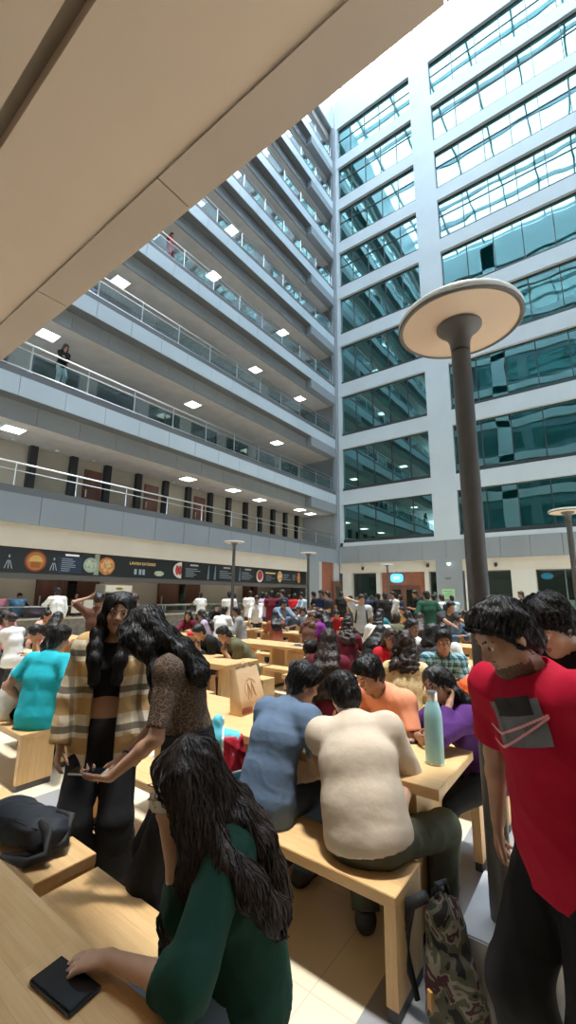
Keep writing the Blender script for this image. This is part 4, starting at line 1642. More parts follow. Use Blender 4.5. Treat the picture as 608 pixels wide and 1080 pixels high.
            ends = hair.get('chains')
            if kd in ('long', 'wavy', 'curly', 'bob'):
                ch = []
                for sx in (-1, -.5, 0, .5, 1):
                    a = hp_(.058 * sx, -.045 - .03 * (1 - abs(sx)), .03)
                    b_ = hp_(.074 * sx, -.060 - .03 * (1 - abs(sx)), -.07)
                    c_ = N + r3 * .085 * sx - f3 * (.080 + .02 * (1 - abs(sx))) * s - u3 * .01
                    d_ = Cc + r3 * .095 * sx - f3 * .135 * s + u3 * .08
                    e_ = W + r3 * .085 * sx - f3 * .145 * s
                    ch.append([a, b_, c_, d_, e_])
                if kd == 'bob':
                    ch = [[c[0], c[1], c[1] + (c[2] - c[1]) * .6] for c in ch]
                fr = hair.get('front', 0)
                if fr:
                    for sx in ((-1, 1) if fr == 1 else (fr / abs(fr),)):
                        ch.append([hp_(.070 * sx, .035, .05), hp_(.083 * sx, .035, -.05), N + r3 * .085 * sx + f3 * .055 * s - u3 * .04, Cc + r3 * .09 * sx + f3 * .13 * s + u3 * .05])
                if ends:
                    ch = ends(hp_, N, Cc, W, r3, f3, u3, s)
                for c in ch:
                    rem = ln
                    rr = hair.get('rad', .036)
                    for i in range(len(c) - 1):
                        L_ = float(np.linalg.norm(c[i + 1] - c[i]))
                        e = c[i + 1]
                        if rem < L_:
                            e = c[i] + (c[i + 1] - c[i]) * (rem / L_)
                        r0, r1 = rr * (.85 if i == 0 else 1), rr * (1. if rem > L_ else .6)
                        hF.cap(c[i], e, r0, r1, k=.035)
                        rem -= L_
                        if rem <= 0:
                            break
            elif kd == 'bun':
                hF.ball(hp_(0, -.125, .02), .045 * hs, k=.02)
            elif kd == 'pony':
                hF.ball(hp_(0, -.115, .035), .032 * hs, k=.02)
                hF.cap(hp_(0, -.13, .03), hp_(0, -.145, -.10), .03, .034, k=.02)
                hF.cap(hp_(0, -.145, -.10), hp_(0, -.12, -.10) - Z * (ln - .1), .034, .014, k=.02)
            hF.cuts.append(lambda Q_: np.where(((Q_ - HC) @ hf) > .02, (-.02 - .5 - (Q_ - HC) @ hu) * .5, -1.))
        wv = hair.get('wr')
        if wv is None:
            wv = {'curly': ((.010, 60), (.006, 120)), 'wavy': ((.004, 36), (.002, 90)), 'short': ((.0035, 55), (.002, 130)), 'crop': ((.002, 80),)}.get(kd, ((.003, 45), (.002, 120)))
        hF.wr = [(a, *waves(seed + 31 + i, f)) for i, (a, f) in enumerate(wv)]
        hres = hres or min(res, .014)
        V, Q = hF.mesh(hres)
        ho = None
        ns = hair.get('strands', 0)
        if ns:
            F2 = Field(0.)
            F2.p = hF.p
            F2.wr = hF.wr
            F2.cuts = hF.cuts if kd not in ('short', 'crop') else hF.cuts
            sp = hair.get('sp', {})
            Vs = V
            if kd in ('short', 'crop'):
                Vs = V[((V - HC) @ hu) > .0]
            else:
                Vs = V[~((((V - HC) @ hf) > .035) & (np.abs((V - HC) @ hx) < .062) & (((V - HC) @ hu) > -.12))]
            part = hp_(*hair.get('part', (0, -.02, .15)))
            SV, SQ = strands(F2, Vs, ns, sp.get('step', .014), sp.get('n', 14), sp.get('rad', .0022), part, sp.get('down', .7), seed, sp.get('jit', .15), sp.get('lift', .005), sp.get('wav', 0.))
            Q = np.concatenate([Q, SQ + len(V)])
            V = np.concatenate([V, SV])
        np_mesh('hair', V, Q, m, root)
    info = dict(root=root, HC=HC, hp_=hp_, HR=HR, arms=arms, N=N, Cc=Cc, W=W, P=P, r3=r3, f3=f3, u3=u3, tf=tf, tobj=tobj, legs=lg, loc=loc, ho=(hx, hf, hu))
    if extra:
        extra(info)
    return info




def decal(info, name, inside, cx, cz, w, h, n, m, parent, lift=.004, tilt=0.):
    """printed patch that follows the front of a garment; inside(a, b) on a, b in -1..1"""
    a = np.linspace(-1, 1, n)
    nb = max(4, int(n * h / w))
    b = np.linspace(-1, 1, nb)
    A, Bb = np.meshgrid(a, b, indexing='ij')
    o = info['Cc'] + info['r3'] * cx + info['u3'] * cz
    ct, st = math.cos(math.radians(tilt)), math.sin(math.radians(tilt))
    ea, eb = info['r3'] * ct - info['u3'] * st, info['u3'] * ct + info['r3'] * st
    P = (o + A[..., None] * ea * w + Bb[..., None] * eb * h + info['f3'] * .30).astype(np.float32)
    for _ in range(40):
        P = P - info['f3'] * np.clip(info['tf'].at(P) - lift, -.02, .05)[..., None] * .8
    ok = inside((A[:-1, :-1] + A[1:, 1:]) / 2, (Bb[:-1, :-1] + Bb[1:, 1:]) / 2)
    ii = np.arange(n * nb).reshape(n, nb)
    Q = np.stack([ii[:-1, :-1], ii[1:, :-1], ii[1:, 1:], ii[:-1, 1:]], -1)[ok]
    used = np.unique(Q)
    mp = np.full(n * nb, -1)
    mp[used] = np.arange(len(used))
    return np_mesh(name, P.reshape(-1, 3)[used], mp[Q], m, parent)


SHOE = mat('dark_shoe', (.03, .03, .035), .5)

# ================================================================== PEOPLE CLOSE TO THE CAMERA
DENIM = cloth('denim', (.15, .225, .34))
BLK = cloth('black_cloth', (.012, .012, .013))
FLOOK = dict(curl=20)
HERO = .0075
STRAP = mat('strap_black', (.015, .015, .016), .7)


def sleeve_watch(info, sg, m, t=.9, r=.031):
    S, E, Wr = info['arms'][sg]
    c = E + (Wr - E) * t
    d = unit(Wr - E)
    a = unit(np.cross(d, V3(0, 0, 1)))
    b = np.cross(d, a)
    pts = [tuple(c + (a * math.cos(q) + b * math.sin(q)) * r) for q in np.linspace(0, 2 * PI, 20)]
    MB().tube(pts, .0045, 8, False).build('bracelet', m, info['root'], True)


# girl in green in front, back to us
def girl_hair(hp_, N, Cc, W, r3, f3, u3, s):
    ch = []
    for sx in (-1, -.6, -.2, .2, .6, 1):
        a = hp_(.055 * sx, -.050 - .03 * (1 - abs(sx)), .03)
        b = hp_(.078 * sx, -.060 - .03 * (1 - abs(sx)), -.07)
        c = N + r3 * .085 * sx - f3 * (.055 + .03 * (1 - abs(sx)))
        d = Cc + r3 * .095 * sx - f3 * (.092 + .02 * (1 - abs(sx))) + u3 * .10 - r3 * .01
        e = Cc + r3 * .095 * sx - f3 * .100 - u3 * .06 - r3 * .015
        ch.append([a, b, c, d, e])
    for sx in (-1, 1):
        ch.append([hp_(.070 * sx, .015, .05), hp_(.088 * sx, .030, -.06), N + r3 * .12 * sx + f3 * .05 - u3 * .05, Cc + r3 * .14 * sx + f3 * .10 + u3 * .04])
    ch.append([hp_(.074, .030, .05), hp_(.095, .035, -.07), N + r3 * .145 + f3 * .07 - u3 * .02, Cc + r3 * .185 + f3 * .10 + u3 * .03, W + r3 * .19 + f3 * .12 + u3 * .02])
    ch.append([hp_(-.066, .045, .045), hp_(-.088, .045, -.07), N - r3 * .10 + f3 * .09 - u3 * .03, Cc - r3 * .05 + f3 * .17 + u3 * .03, W + r3 * .02 + f3 * .20 + u3 * .02])
    ch.append([hp_(-.075, .0, .04), hp_(-.098, .0, -.07), N - r3 * .17 + f3 * .0 - u3 * .03, Cc - r3 * .20 - f3 * .03 + u3 * .08, Cc - r3 * .19 - f3 * .07 - u3 * .02])
    return ch


GREEN = cloth('bottle_green_cloth', (.008, .040, .027), .8)
gi = person('girl with long dark hair in a dark green shirt, seated, hand on a black phone', (-.985, 1.125), 238, 1.52, 'f', .45, lean=13, hp=24, hy=8,
            lh=(-1.075, .725, .790), rh=(-1.12, .90, 1.03), lp=(-1, -.35, -.25), rp=(-.8, .2, -1), lhd=(-.75, -.42, -.12), lpn=(0, .0, -1), rhd=(.15, -.25, .8), rpn=(.6, -.4, .1),
            lcurl=[16, 20, 24, 30], rcurl=70, res=.007, skin=2, eyes=True,
            top=dict(m=GREEN, sl=1.22, sw=1.35, off=.016, hem=.045, wr=((.005, 15), (.0025, 34)), loose=.98, neck=.06), bot=dict(m=DENIM, name='jeans'),
            hair=dict(kind='wavy', m=H_DARK, len=.64, rad=.036, chains=girl_hair, vol=.014, strands=2400, sp=dict(step=.017, n=26, rad=.0021, down=.82, jit=.07, lift=.006, wav=.20), part=(.02, .03, .14)))
R_ = gi['root']
ear = gi['hp_']


def white_gadget():
    c = Vector((-1.10, .865, 1.085))
    t = thing('earphone_case', 'white rounded gadget held up in the hand of the girl in green', 'gadget', c, math.radians(30))
    MB().box(-.032, .032, -.012, .012, -.03, .03, .010).build('case', mat('gloss_white', (.8, .8, .8), .25), t, True)
    MB().box(-.033, .033, -.0125, .0125, .006, .009).build('seam', mat('seam_grey', (.3, .3, .3), .4), t)


white_gadget()

# woman in open plaid shirt, facing us
PLAID = cloth('plaid_flannel', (0, 0, 0), .9, ('plaid', [(.74, .66, .50)], [
    (2, .20, .085, .00, (.50, .29, .10), .85), (0, .20, .07, .05, (.56, .36, .14), .55), (2, .20, .035, .09, (.10, .09, .07), .85), (0, .20, .028, .13, (.12, .11, .09), .6)]))


def front_locks(hp_, N, Cc, W, r3, f3, u3, s):
    ch = []
    for sx in (-1, -.3, .3, 1):
        ch.append([hp_(.058 * sx, -.045, .03), hp_(.076 * sx, -.055, -.07), N + r3 * .08 * sx - f3 * .08, Cc + r3 * .09 * sx - f3 * .13 + u3 * .1])
    for sx in (-1, 1):
        ch.append([hp_(.064 * sx, .020, .06), hp_(.082 * sx, .020, -.04), hp_(.085 * sx, .012, -.13), N + r3 * .082 * sx + f3 * .075 + u3 * .045, N + r3 * .080 * sx + f3 * .125 - u3 * .03, Cc + r3 * .070 * sx + f3 * .165 + u3 * .10, Cc + r3 * .060 * sx + f3 * .175 + u3 * .0])
    return ch


person('standing woman in a black crop top and open brown plaid shirt', (-2.44, 1.50), 318, 1.67, 'f', hp=4, hy=10, hr=-5, lean=-2,
       rh=(-2.52, 1.27, .80), lh='hang', lp=(-.4, -.6, -.5), rp=(.6, -.5, -.4), res=HERO, skin=1, eyes=True,
       top=dict(m=BLK, name='crop_top', sl=0, hem=-.155, off=.006, neck=.098, vneck=.045, sleeveless=True, loose=0, wr=((.002, 30),)),
       over=dict(m=PLAID, name='plaid_shirt', sl=1.86, sw=1.50, hem=.17, off=.026, open=.072, neck=.072, loose=1.0, flare=1.08),
       bot=dict(m=cloth('black_denim', (.016, .016, .018)), wide=1.55, flare=2.6, rise=.075, off=.010), hair=dict(kind='long', m=H_BLACK, len=.60, rad=.028, chains=front_locks, vol=.015, wr=((.0015, 40),), strands=1500, sp=dict(step=.02, n=22, rad=.0022, down=.82, jit=.07, lift=.006, wav=.08), part=(0, .03, .15)))

# woman in leopard-like top, bent over a phone
LEO = cloth('mottled_print', (0, 0, 0), .8, ('cells', 60, (.060, .042, .032), (.21, .145, .10)))


def side_wave(hp_, N, Cc, W, r3, f3, u3, s):
    ch = []
    for sx in (-1, -.4, .3, 1):
        ch.append([hp_(.055 * sx, -.050, .03), hp_(.080 * sx, -.065, -.07), N + r3 * .10 * sx - f3 * .075 + u3 * .01, N + r3 * .12 * sx - f3 * .12 - u3 * .12, N + r3 * .12 * sx - f3 * .13 - u3 * .22])
    for sx in (-1, 1):
        ch.append([hp_(.060 * sx, .050, .068), hp_(.086 * sx, .045, .0), hp_(.092 * sx, .02, -.08), N + r3 * .125 * sx + f3 * .05 - u3 * .03, N + r3 * .13 * sx + f3 * .06 - u3 * .14])
    ch.append([hp_(-.03, .075, .070), hp_(-.080, .070, .01), hp_(-.094, .05, -.07)])
    return ch


lw = person('woman in a mottled brown top with wavy black hair, bent over a phone', (-1.70, 1.50), 226, 1.66, 'f', hp=38, hy=0, hr=4, lean=14, hunch=1.5,
            lh=(-1.79, 1.14, .90), rh=(-1.85, 1.24, .93), lp=(-.5, -.5, -.55), rp=(.5, -.4, -.75), lhd=(-.80, -.45, -.05), lpn=(-.1, -.1, 1), rhd=(-.6, -.5, -.35), rpn=(0, -.3, -1), lcurl=30, rcurl=30,
            res=HERO, skin=1, eyes=True, top=dict(m=LEO, name='top', sl=.82, sw=1.15, hem=-.03, off=.010, loose=.9, neck=.06), bot=dict(m=BLK, wide=1.75, flare=3.2, rise=.15, off=.012),
            hair=dict(kind='wavy', m=H_BLACK, len=.38, rad=.034, chains=side_wave, vol=.016, strands=1700, sp=dict(step=.014, n=22, rad=.002, down=.76, jit=.08, lift=.007, wav=.20), part=(.01, .04, .14)))
sleeve_watch(lw, 1, BLACK, .93, .026)
ph = thing('mobile_phone', 'pale-cased phone resting on the open palm of the woman in the mottled top', 'phone', (-1.875, 1.085, .915), math.radians(32))
MB().box(-.075, .075, -.036, .036, -.004, .004, .003).build('case', mat('pale_phone', (.50, .54, .48), .3), ph)
MB().box(-.070, .070, -.032, .032, .004, .005).build('screen', mat('phone_screen', (.01, .01, .012), .12), ph)

# man in blue T-shirt
BLUE = cloth('slate_blue_cotton', (.105, .155, .235))
SHORTH = dict(kind='short', m=H_BLACK, vol=.016, strands=900, sp=dict(step=.009, n=8, rad=.0017, down=.45, jit=.16, lift=.006), part=(0, -.05, .16))
person('young man in a slate-blue T-shirt on the bench, back to us', (-1.66, 2.04), 88, 1.64, 'm', .45, lean=22, side=0, hp=24, hy=-38, twist=-4, hunch=1.5,
       lh=(-1.72, 2.36, .80), rh=(-1.30, 2.34, .70), rp=(.6, -.3, -.7), res=.009, skin=1, feet=[(-.16, .34, .075), (.03, .30, .075)],
       top=dict(m=BLUE, name='tshirt', sl=.66, sw=1.22, hem=.115, off=.016), bot=dict(m=cloth('dark_denim', (.08, .12, .19)), name='jeans'), hair=SHORTH)

# man in cream sweatshirt
CREAMC = cloth('cream_jersey', (.54, .455, .36), .9)
OLIVE = cloth('olive_cotton', (.075, .080, .055))
person('young man in a cream sweatshirt and olive trousers on the bench, back to us', (-1.04, 2.06), 112, 1.66, 'm', .45, lean=24, side=-10, hp=26, hy=26, hr=-10, hunch=1.5, build=1.12,
       lh=(-1.42, 2.50, .80), rh=(-.90, 2.17, .68), rp=(.3, .9, -.3), rhd=(.05, -.05, -.8), rcurl=25, res=.009, skin=2, feet=[(-.04, .24, .075), (.34, .28, .075)],
       kpole=[(-.1, .6, .8), (.5, .5, .8)],
       top=dict(m=CREAMC, name='sweatshirt', wr=((.0022, 9), (.0008, 26)), sl=1.0, sw=1.3, hem=.035, off=.020, loose=1.02, neck=.066), bot=dict(m=OLIVE, wide=1.3), hair=dict(SHORTH, kind='short', cut=-.045, vol=.018, sp=dict(step=.010, n=9, rad=.0017, down=.75, jit=.12, lift=.006), strands=1100))

# man in orange polo
ORG = cloth('orange_pique', (.80, .32, .18))
om = person('young man in an orange polo shirt leaning over the table towards the man in cream', (-1.30, 3.22), 254, 1.72, 'm', .45, lean=27, side=0, hp=30, hy=-8, hunch=1.35,
            lh=(-1.26, 2.70, .80), rh=(-1.60, 2.70, .80), res=.0085, skin=1, eyes=True, top=dict(m=ORG, name='polo_shirt', sl=.62, sw=1.22, hem=.08, off=.014, collar=True), bot=dict(m=DENIM, name='jeans'), hair=dict(SHORTH, vol=.020))
decal(om, 'badge', lambda a, b: a * a + b * b < 1, -.085, .085, .034, .034, 20, mat('badge_grey_print', (.30, .25, .22), .7), om['tobj'])
decal(om, 'badge', lambda a, b: (a * a + b * b < .85) & (a * a + b * b > .4), -.085, .085, .034, .034, 26, mat('badge_pale_print', (.7, .62, .55), .7), om['tobj'], .0055)

# woman in purple with glasses
PURP = cloth('purple_jersey', (.09, .028, .155))
pw = person('woman with glasses in a purple top resting her cheek on her hand', (-.76, 3.18), 232, 1.58, 'f', .45, lean=26, side=0, hp=12, hy=12, hr=8, hunch=1.35,
            lh='cheek', rh=(-1.06, 2.84, .79), lp=(-.5, .5, -1), rp=(1, .1, -.4), lpn=(-.6, -.1, .3), lcurl=60, res=.0085, skin=1, eyes=True,
            top=dict(m=PURP, sl=1.75, sw=1.35, hem=.08, off=.014), bot=dict(m=BLK), hair=dict(kind='long', m=H_BLACK, len=.55, rad=.036, vol=.012, strands=700, sp=dict(step=.02, n=20, rad=.0022, down=.85, jit=.05, lift=.005), part=(0, .03, .15)))


def glasses(info):
    hp_ = info['hp_']
    mb = MB()
    for sg in (-1, 1):
        pts = [tuple(hp_(sg * .033 + .026 * math.cos(a), .104 - .012 * abs(math.cos(a)) * (1 if math.cos(a) * sg > 0 else 0), -.004 + .022 * math.sin(a))) for a in np.linspace(0, 2 * PI, 20)]
        mb.tube(pts, .0022, 6, False)
        mb.tube([tuple(hp_(sg * .059, .094, .0)), tuple(hp_(sg * .078, .03, .002)), tuple(hp_(sg * .080, -.015, -.005))], .002, 6)
    mb.tube([tuple(hp_(-.008, .106, .0)), tuple(hp_(.008, .106, .0))], .002, 6)
    mb.build('glasses', mat('glasses_frame', (.10, .02, .03), .3), info['root'], True)


glasses(pw)

# man in red walking past
RED = cloth('red_cotton', (.40, .003, .026), .8)
rm = person('young man in a red T-shirt and black trousers walking past on the right, looking down', (-.165, 1.755), 228, 1.70, 'm', lean=8, hp=30, hy=-14, twist=14, feet=[(-.10, -.16, .11), (.09, .05, .08)], hunch=1.5,
            lh='hang', rh=(-.42, 1.93, .84), rp=(.5, -.3, -.6), res=HERO, skin=1, eyes=True, build=1.04,
            beard=True, top=dict(m=RED, name='tshirt', sl=.70, sw=1.28, hem=.13, off=.018, loose=1.0), bot=dict(m=BLK, wide=1.35, flare=1.9, off=.014),
            hair=dict(SHORTH, vol=.016, cut=.010, strands=1600, wr=((.003, 45), (.0015, 100)), part=(0, -.07, .13), sp=dict(step=.012, n=9, rad=.0016, down=.35, jit=.06, lift=.004)))
def swoosh(a, b):
    up_ = -.35 + .42 * (a + 1) ** 1.25 / 2 + .75 * np.clip(-.55 - a, 0, 1) * 1.2
    lo = -.78 + .68 * np.clip(a + .62, 0, 2) ** 1.18 / 1.4 + .9 * np.clip(-.70 - a, 0, 1)
    return up_, lo


def sw_line(a, b):
    u_, l_ = swoosh(-a, b)
    return ((np.abs(b - u_) < .05) | (np.abs(b - l_) < .05)) & (u_ > l_ - .02)


decal(rm, 'print_block', lambda a, b: (a < .9) & (a > -.72), .0, .095, .118, .066, 50, mat('print_grey', (.13, .13, .14), .8), rm['tobj'], tilt=13)
decal(rm, 'print_block', lambda a, b: (a < .72) & (a > -.45) & (b > .05) & (b < 1.), .0, .112, .118, .060, 50, mat('print_black', (.012, .010, .012), .8), rm['tobj'], .0055, tilt=13)
decal(rm, 'swoosh_mark', sw_line, .025, .085, .130, .075, 130, mat('print_pink', (.75, .32, .34), .7), rm['tobj'], .007, tilt=17)

# man in black behind him
person('man with thick black hair in a black T-shirt stooping behind the man in red', (-.09, 2.40), 242, 1.74, 'm', lean=12, hp=40, hy=-6, lh='hang', rh='hang', res=.009, skin=2, eyes=True, hunch=1.4,
       top=dict(m=BLK, name='tshirt', sl=.65, hem=.12, off=.016), bot=dict(m=cloth('grey_trousers', (.08, .08, .09))), hair=dict(SHORTH, vol=.022, strands=1400, sp=dict(step=.011, n=8, rad=.002, down=.35, jit=.16, lift=.009)))

# man in turquoise polo, back to us
CYAN = cloth('turquoise_pique', (.02, .42, .52))
person('young man in a turquoise polo shirt on a bench end, back to us', (-4.36, 1.95), 116, 1.72, 'm', .45, lean=10, hp=14, hy=-14, lh='side', rh='side', res=.011, skin=1,
       top=dict(m=CYAN, name='polo_shirt', sl=.62, sw=1.2, hem=.12, off=.016, collar=True), bot=dict(m=BLK), hair=dict(SHORTH, vol=.018, strands=500))
WHT = cloth('white_cotton', (.70, .70, .67))
person('person in a white T-shirt leaning forward beside the man in turquoise', (-4.90, 1.93), 66, 1.66, 'm', .45, lean=26, side=12, hp=30, hy=-30, lh='table', rh='table', res=.012, skin=1,
       top=dict(m=WHT, name='tshirt', sl=.62, hem=.1, off=.016), bot=dict(m=BLK), hair=dict(SHORTH, vol=.022, strands=300))

# ---- things lying about ------------------------------------------------------
BOT = thing('water_bottle', 'tall turquoise insulated bottle with a steel cap on the table edge', 'bottle', (-.872, 2.585, .75))
auto_smooth(MB().lathe([(.046, 0), (.050, .006), (.051, .03), (.051, .235), (.047, .275), (.036, .315), (.028, .335)], 40).build('body', mat('turquoise_enamel', (.32, .60, .64), .38), BOT), 50)
auto_smooth(MB().lathe([(.027, .332), (.030, .336), (.030, .378), (.027, .384), (0, .384)], 32).build('cap', STEEL, BOT))
auto_smooth(MB().lathe([(.047, -.0), (.0515, .004), (.0515, .008), (.05, .01)], 32).build('base_ring', STEEL, BOT))
TIN = thing('lunch_tin', 'round steel lunch tin on the table behind the cream sweatshirt', 'lunch tin', (-1.12, 2.62, .75))
auto_smooth(MB().lathe([(.058, 0), (.062, .004), (.062, .045), (.066, .047), (.066, .053), (.060, .055)], 32).build('body', STEEL, TIN))
auto_smooth(MB().lathe([(.060, .052), (.066, .056), (.066, .072), (.058, .078), (.04, .074), (0, .074)], 32).build('lid', STEEL, TIN))
for q, (x, y, a, lb) in enumerate([(-1.03, 2.53, 20, 'grey-green phone on the table next to the lunch tin'), (-1.12, 2.86, 25, 'black phone on the table by the purple sleeve')]):
    t = thing('mobile_phone', lb, 'phone', (x, y, .75), math.radians(a))
    MB().box(-.038, .038, -.072, .072, 0, .008, .003).build('case', mat('phone_case_' + str(q), ((.05, .07, .05), (.012, .012, .015))[q], .4), t)
    MB().box(-.034, .034, -.068, .068, .008, .0088).build('screen', mat('phone_screen'), t)
t = thing('mobile_phone', 'black phone lying under the fingers of the girl in green', 'phone', (-1.135, .648, .75), math.radians(-84))
MB().box(-.042, .042, -.082, .082, 0, .013, .004).build('case', mat('phone_case_near', (.014, .014, .017), .38), t)
MB().box(-.037, .037, -.077, .077, .013, .0136).build('screen', mat('phone_screen'), t)

# paper carrier bag
KRAFT = mat('kraft_paper', (.62, .44, .26), .8, noise=(5, .06), bump=(6, .5))
pb = thing('paper_bag', 'brown paper carrier bag with a round printed emblem, standing on the table', 'paper bag', (-2.40, 2.70, .75), math.radians(94))
T_ = 0.07
mb = MB()
W_, D_, H_ = .155, .055, .335
v = []
n_ = 14
for z, dsc, off in ((0, 1, 0), (H_ * .33, .95, .01), (H_ * .66, .75, .035), (H_, .5, .060)):
    ring = []
    for i in range(n_):
        x = -W_ + 2 * W_ * i / (n_ - 1)
        ring.append((x * (1 - .04 * z / H_), -D_ * dsc + off + .004 * math.sin(9 * x + 20 * z), z + (.006 * math.sin(60 * x) if z == H_ else 0)))
    for i in range(n_):
        x = W_ - 2 * W_ * i / (n_ - 1)
        ring.append((x * (1 - .04 * z / H_), D_ * dsc + off + .004 * math.cos(8 * x + 20 * z), z + (.006 * math.sin(50 * x + 1) if z == H_ else 0)))
    v.append(ring)
nr = 2 * n_
for k, ring in enumerate(v):
    mb.v.extend(ring)
for k in range(3):
    for i in range(nr):
        mb.f.append((k * nr + i, k * nr + (i + 1) % nr, (k + 1) * nr + (i + 1) % nr, (k + 1) * nr + i))
mb.f.append(tuple(range(nr))[::-1])
mb.build('bag', KRAFT, pb, True)
yf = lambda z: float(np.interp(z, [0, H_ / 3, H_ * .66, H_], [-.055, -.0423, -.0063, .0325])) - .0065
INK = mat('bag_print', (.50, .31, .17), .8)
MB().tube([(.0 + .075 * math.cos(a), yf(.17 + .085 * math.sin(a)), .17 + .085 * math.sin(a)) for a in np.linspace(.5, 5.9, 30)], .0022, 4, False).build('emblem', INK, pb)
mb = MB()
for x0, x1, z0, z1 in ((-.05, -.03, .11, .22), (-.03, -.005, .22, .13), (-.005, .02, .13, .23), (.02, .045, .23, .12)):
    mb.tube([(x0, yf(z0), z0), ((x0 + x1) / 2, yf((z0 + z1) / 2), (z0 + z1) / 2), (x1, yf(z1), z1)], .004, 4)
mb.build('emblem', INK, pb)
MB().box(-.14, -.02, -D_ - .006, -D_ - .001, .012, .045).build('label', mat('bag_label', (.25, .06, .04), .7), pb)
for yy in (.035, .085):
    MB().tube([(-.05, yy, H_ - .01), (-.045, yy + .005, H_ + .035), (.045, yy + .005, H_ + .035), (.05, yy, H_ - .01)], .004, 6).build('handle', KRAFT, pb, True)


# backpacks and cloth bag as soft solids
def soft(name, label, cat, loc, rz, m, fn, res=.009, wr=((.006, 16), (.003, 40)), part='body'):
    t = thing(name, label, cat, loc, math.radians(rz))
    F = Field(0.)
    fn(F)
    F.fold = True
    F.wrinkle(len(label), *wr)
    F.cuts.append(lambda P: .002 - P[..., 2])
    field_obj(part, F, res, m, t)
    return t


CAMO = cloth('camouflage', (0, 0, 0), .8, ('blotch', 9, [(0, (.012, .011, .010)), (.41, (.060, .056, .036)), (.50, (.15, .135, .10)), (.56, (.045, .016, .02)), (.65, (.075, .07, .048))], 1.2))


def camo(F):
    F.ecap((0, 0, .10), (0, .03, .40), (.125, .085), (.085, .06), V3(1, 0, 0), k=.05)
    F.ecap((0, -.08, .10), (0, -.05, .26), (.10, .05), (.07, .035), V3(1, 0, 0), k=.02)


cb = soft('backpack', 'camouflage backpack standing on the floor against the bench end', 'backpack', (-.645, 1.99, 0), 62, CAMO, camo)
MB().tube([(-.03, .04, .45), (-.02, .045, .495), (.03, .045, .495), (.035, .04, .45)], .011, 8).build('grab_handle', mat('strap_black'), cb, True)
for sg in (-1, 1):
    MB().tube([(sg * .05, .08, .44), (sg * .075, .15, .38), (sg * .085, .19, .20), (sg * .08, .12, .06)], [.022, .026, .024, .012], 8).build('shoulder_strap', mat('strap_black'), cb, True)
MB().box(-.135, -.125, -.02, .0, .14, .20).build('buckle', mat('buckle_amber', (.45, .22, .04), .4), cb)
BPK = cloth('black_nylon', (.028, .032, .040), .6)


def nylon(F):
    F.ecap((-.16, .02, .10), (.16, .0, .085), (.13, .085), (.105, .07), V3(0, 1, 0), k=.05)
    F.ecap((-.10, -.05, .15), (.10, -.05, .12), (.07, .05), (.06, .035), V3(0, 1, 0), k=.03)


bk = soft('backpack', 'black nylon backpack lying on the bench at the left edge', 'backpack', (-2.42, 1.10, .45), 20, BPK, nylon)
for sg in (-1, 1):
    MB().tube([(.13, sg * .05, .15), (.20, sg * .07, .13), (.235, sg * .05 - .04, .05), (.16, sg * .03 - .11, .025), (.02, -.14, .035)], [.012, .022, .024, .022, .012], 8).build('shoulder_strap', mat('strap_black'), bk, True)
MB().tube([(-.16, -.075, .15), (0, -.10, .165), (.15, -.08, .13)], .004, 6).build('zip', mat('strap_black'), bk, True)

AQUA = cloth('aqua_print', (.12, .52, .62), .6)


def tote(F):
    F.ecap((0, 0, .08), (.02, 0, .33), (.16, .075), (.11, .06), V3(1, 0, 0), k=.05)
    F.cap((-.06, 0, .35), (-.03, .01, .45), .05, .03, k=.05)


tb = soft('cloth_bag', 'turquoise and red printed cloth bag slumped on the bench behind the girl\'s head', 'bag', (-2.02, 2.04, .45), 42, AQUA, tote)
for nm_, off_, lo_, hi_, zl_, m_ in (('red_panel', .006, .012, .30, .17, cloth('red_print', (.50, .025, .045), .6)), ('white_trim', .008, -.004, .012, .0, mat('gloss_white')), ('lower_trim', .008, .012, .30, .155, mat('gloss_white'))):
    rf_ = Field(off_)
    tote(rf_)
    rf_.fold = True
    rf_.wrinkle(len('turquoise and red printed cloth bag slumped on the bench behind the girl\'s head'), (.008, 20), (.004, 45))
    rf_.cuts.append(lambda P, a=lo_, c=hi_: np.maximum(a - P[..., 0], P[..., 0] - c))
    if nm_ != 'white_trim':
        rf_.cuts.append(lambda P, a=zl_, n=nm_: np.maximum(a - P[..., 2], P[..., 2] - (.36 if n == 'red_panel' else .172)))
    field_obj(nm_, rf_, .008, m_, tb)
text_mesh('lettering', 'S', .13, mat('letter_navy', (.02, .06, .10), .6), tb, Matrix.Translation((.105, -.070, .065)) @ Matrix.Rotation(math.radians(20), 4, 'Z') @ Matrix.Rotation(PI / 2, 4, 'X'), .012)
text_mesh('lettering', 'Y', .10, mat('letter_navy'), tb, Matrix.Translation((.045, -.086, .085)) @ Matrix.Rotation(math.radians(20), 4, 'Z') @ Matrix.Rotation(PI / 2, 4, 'X'), .012)

# ================================================================== THE CROWD
RC = random.Random(11)
_px = lambda px, py, Y: (Y * (at(px, py, 1.0)[0] / at(px, py, 1.0)[1])) if False else None


def spot(px, Y):
    """the place on the line Y = const seen in picture column px (at head height)"""
    a = at(px, 640, 1.2)
    return (Y * a[0] / a[1], Y)


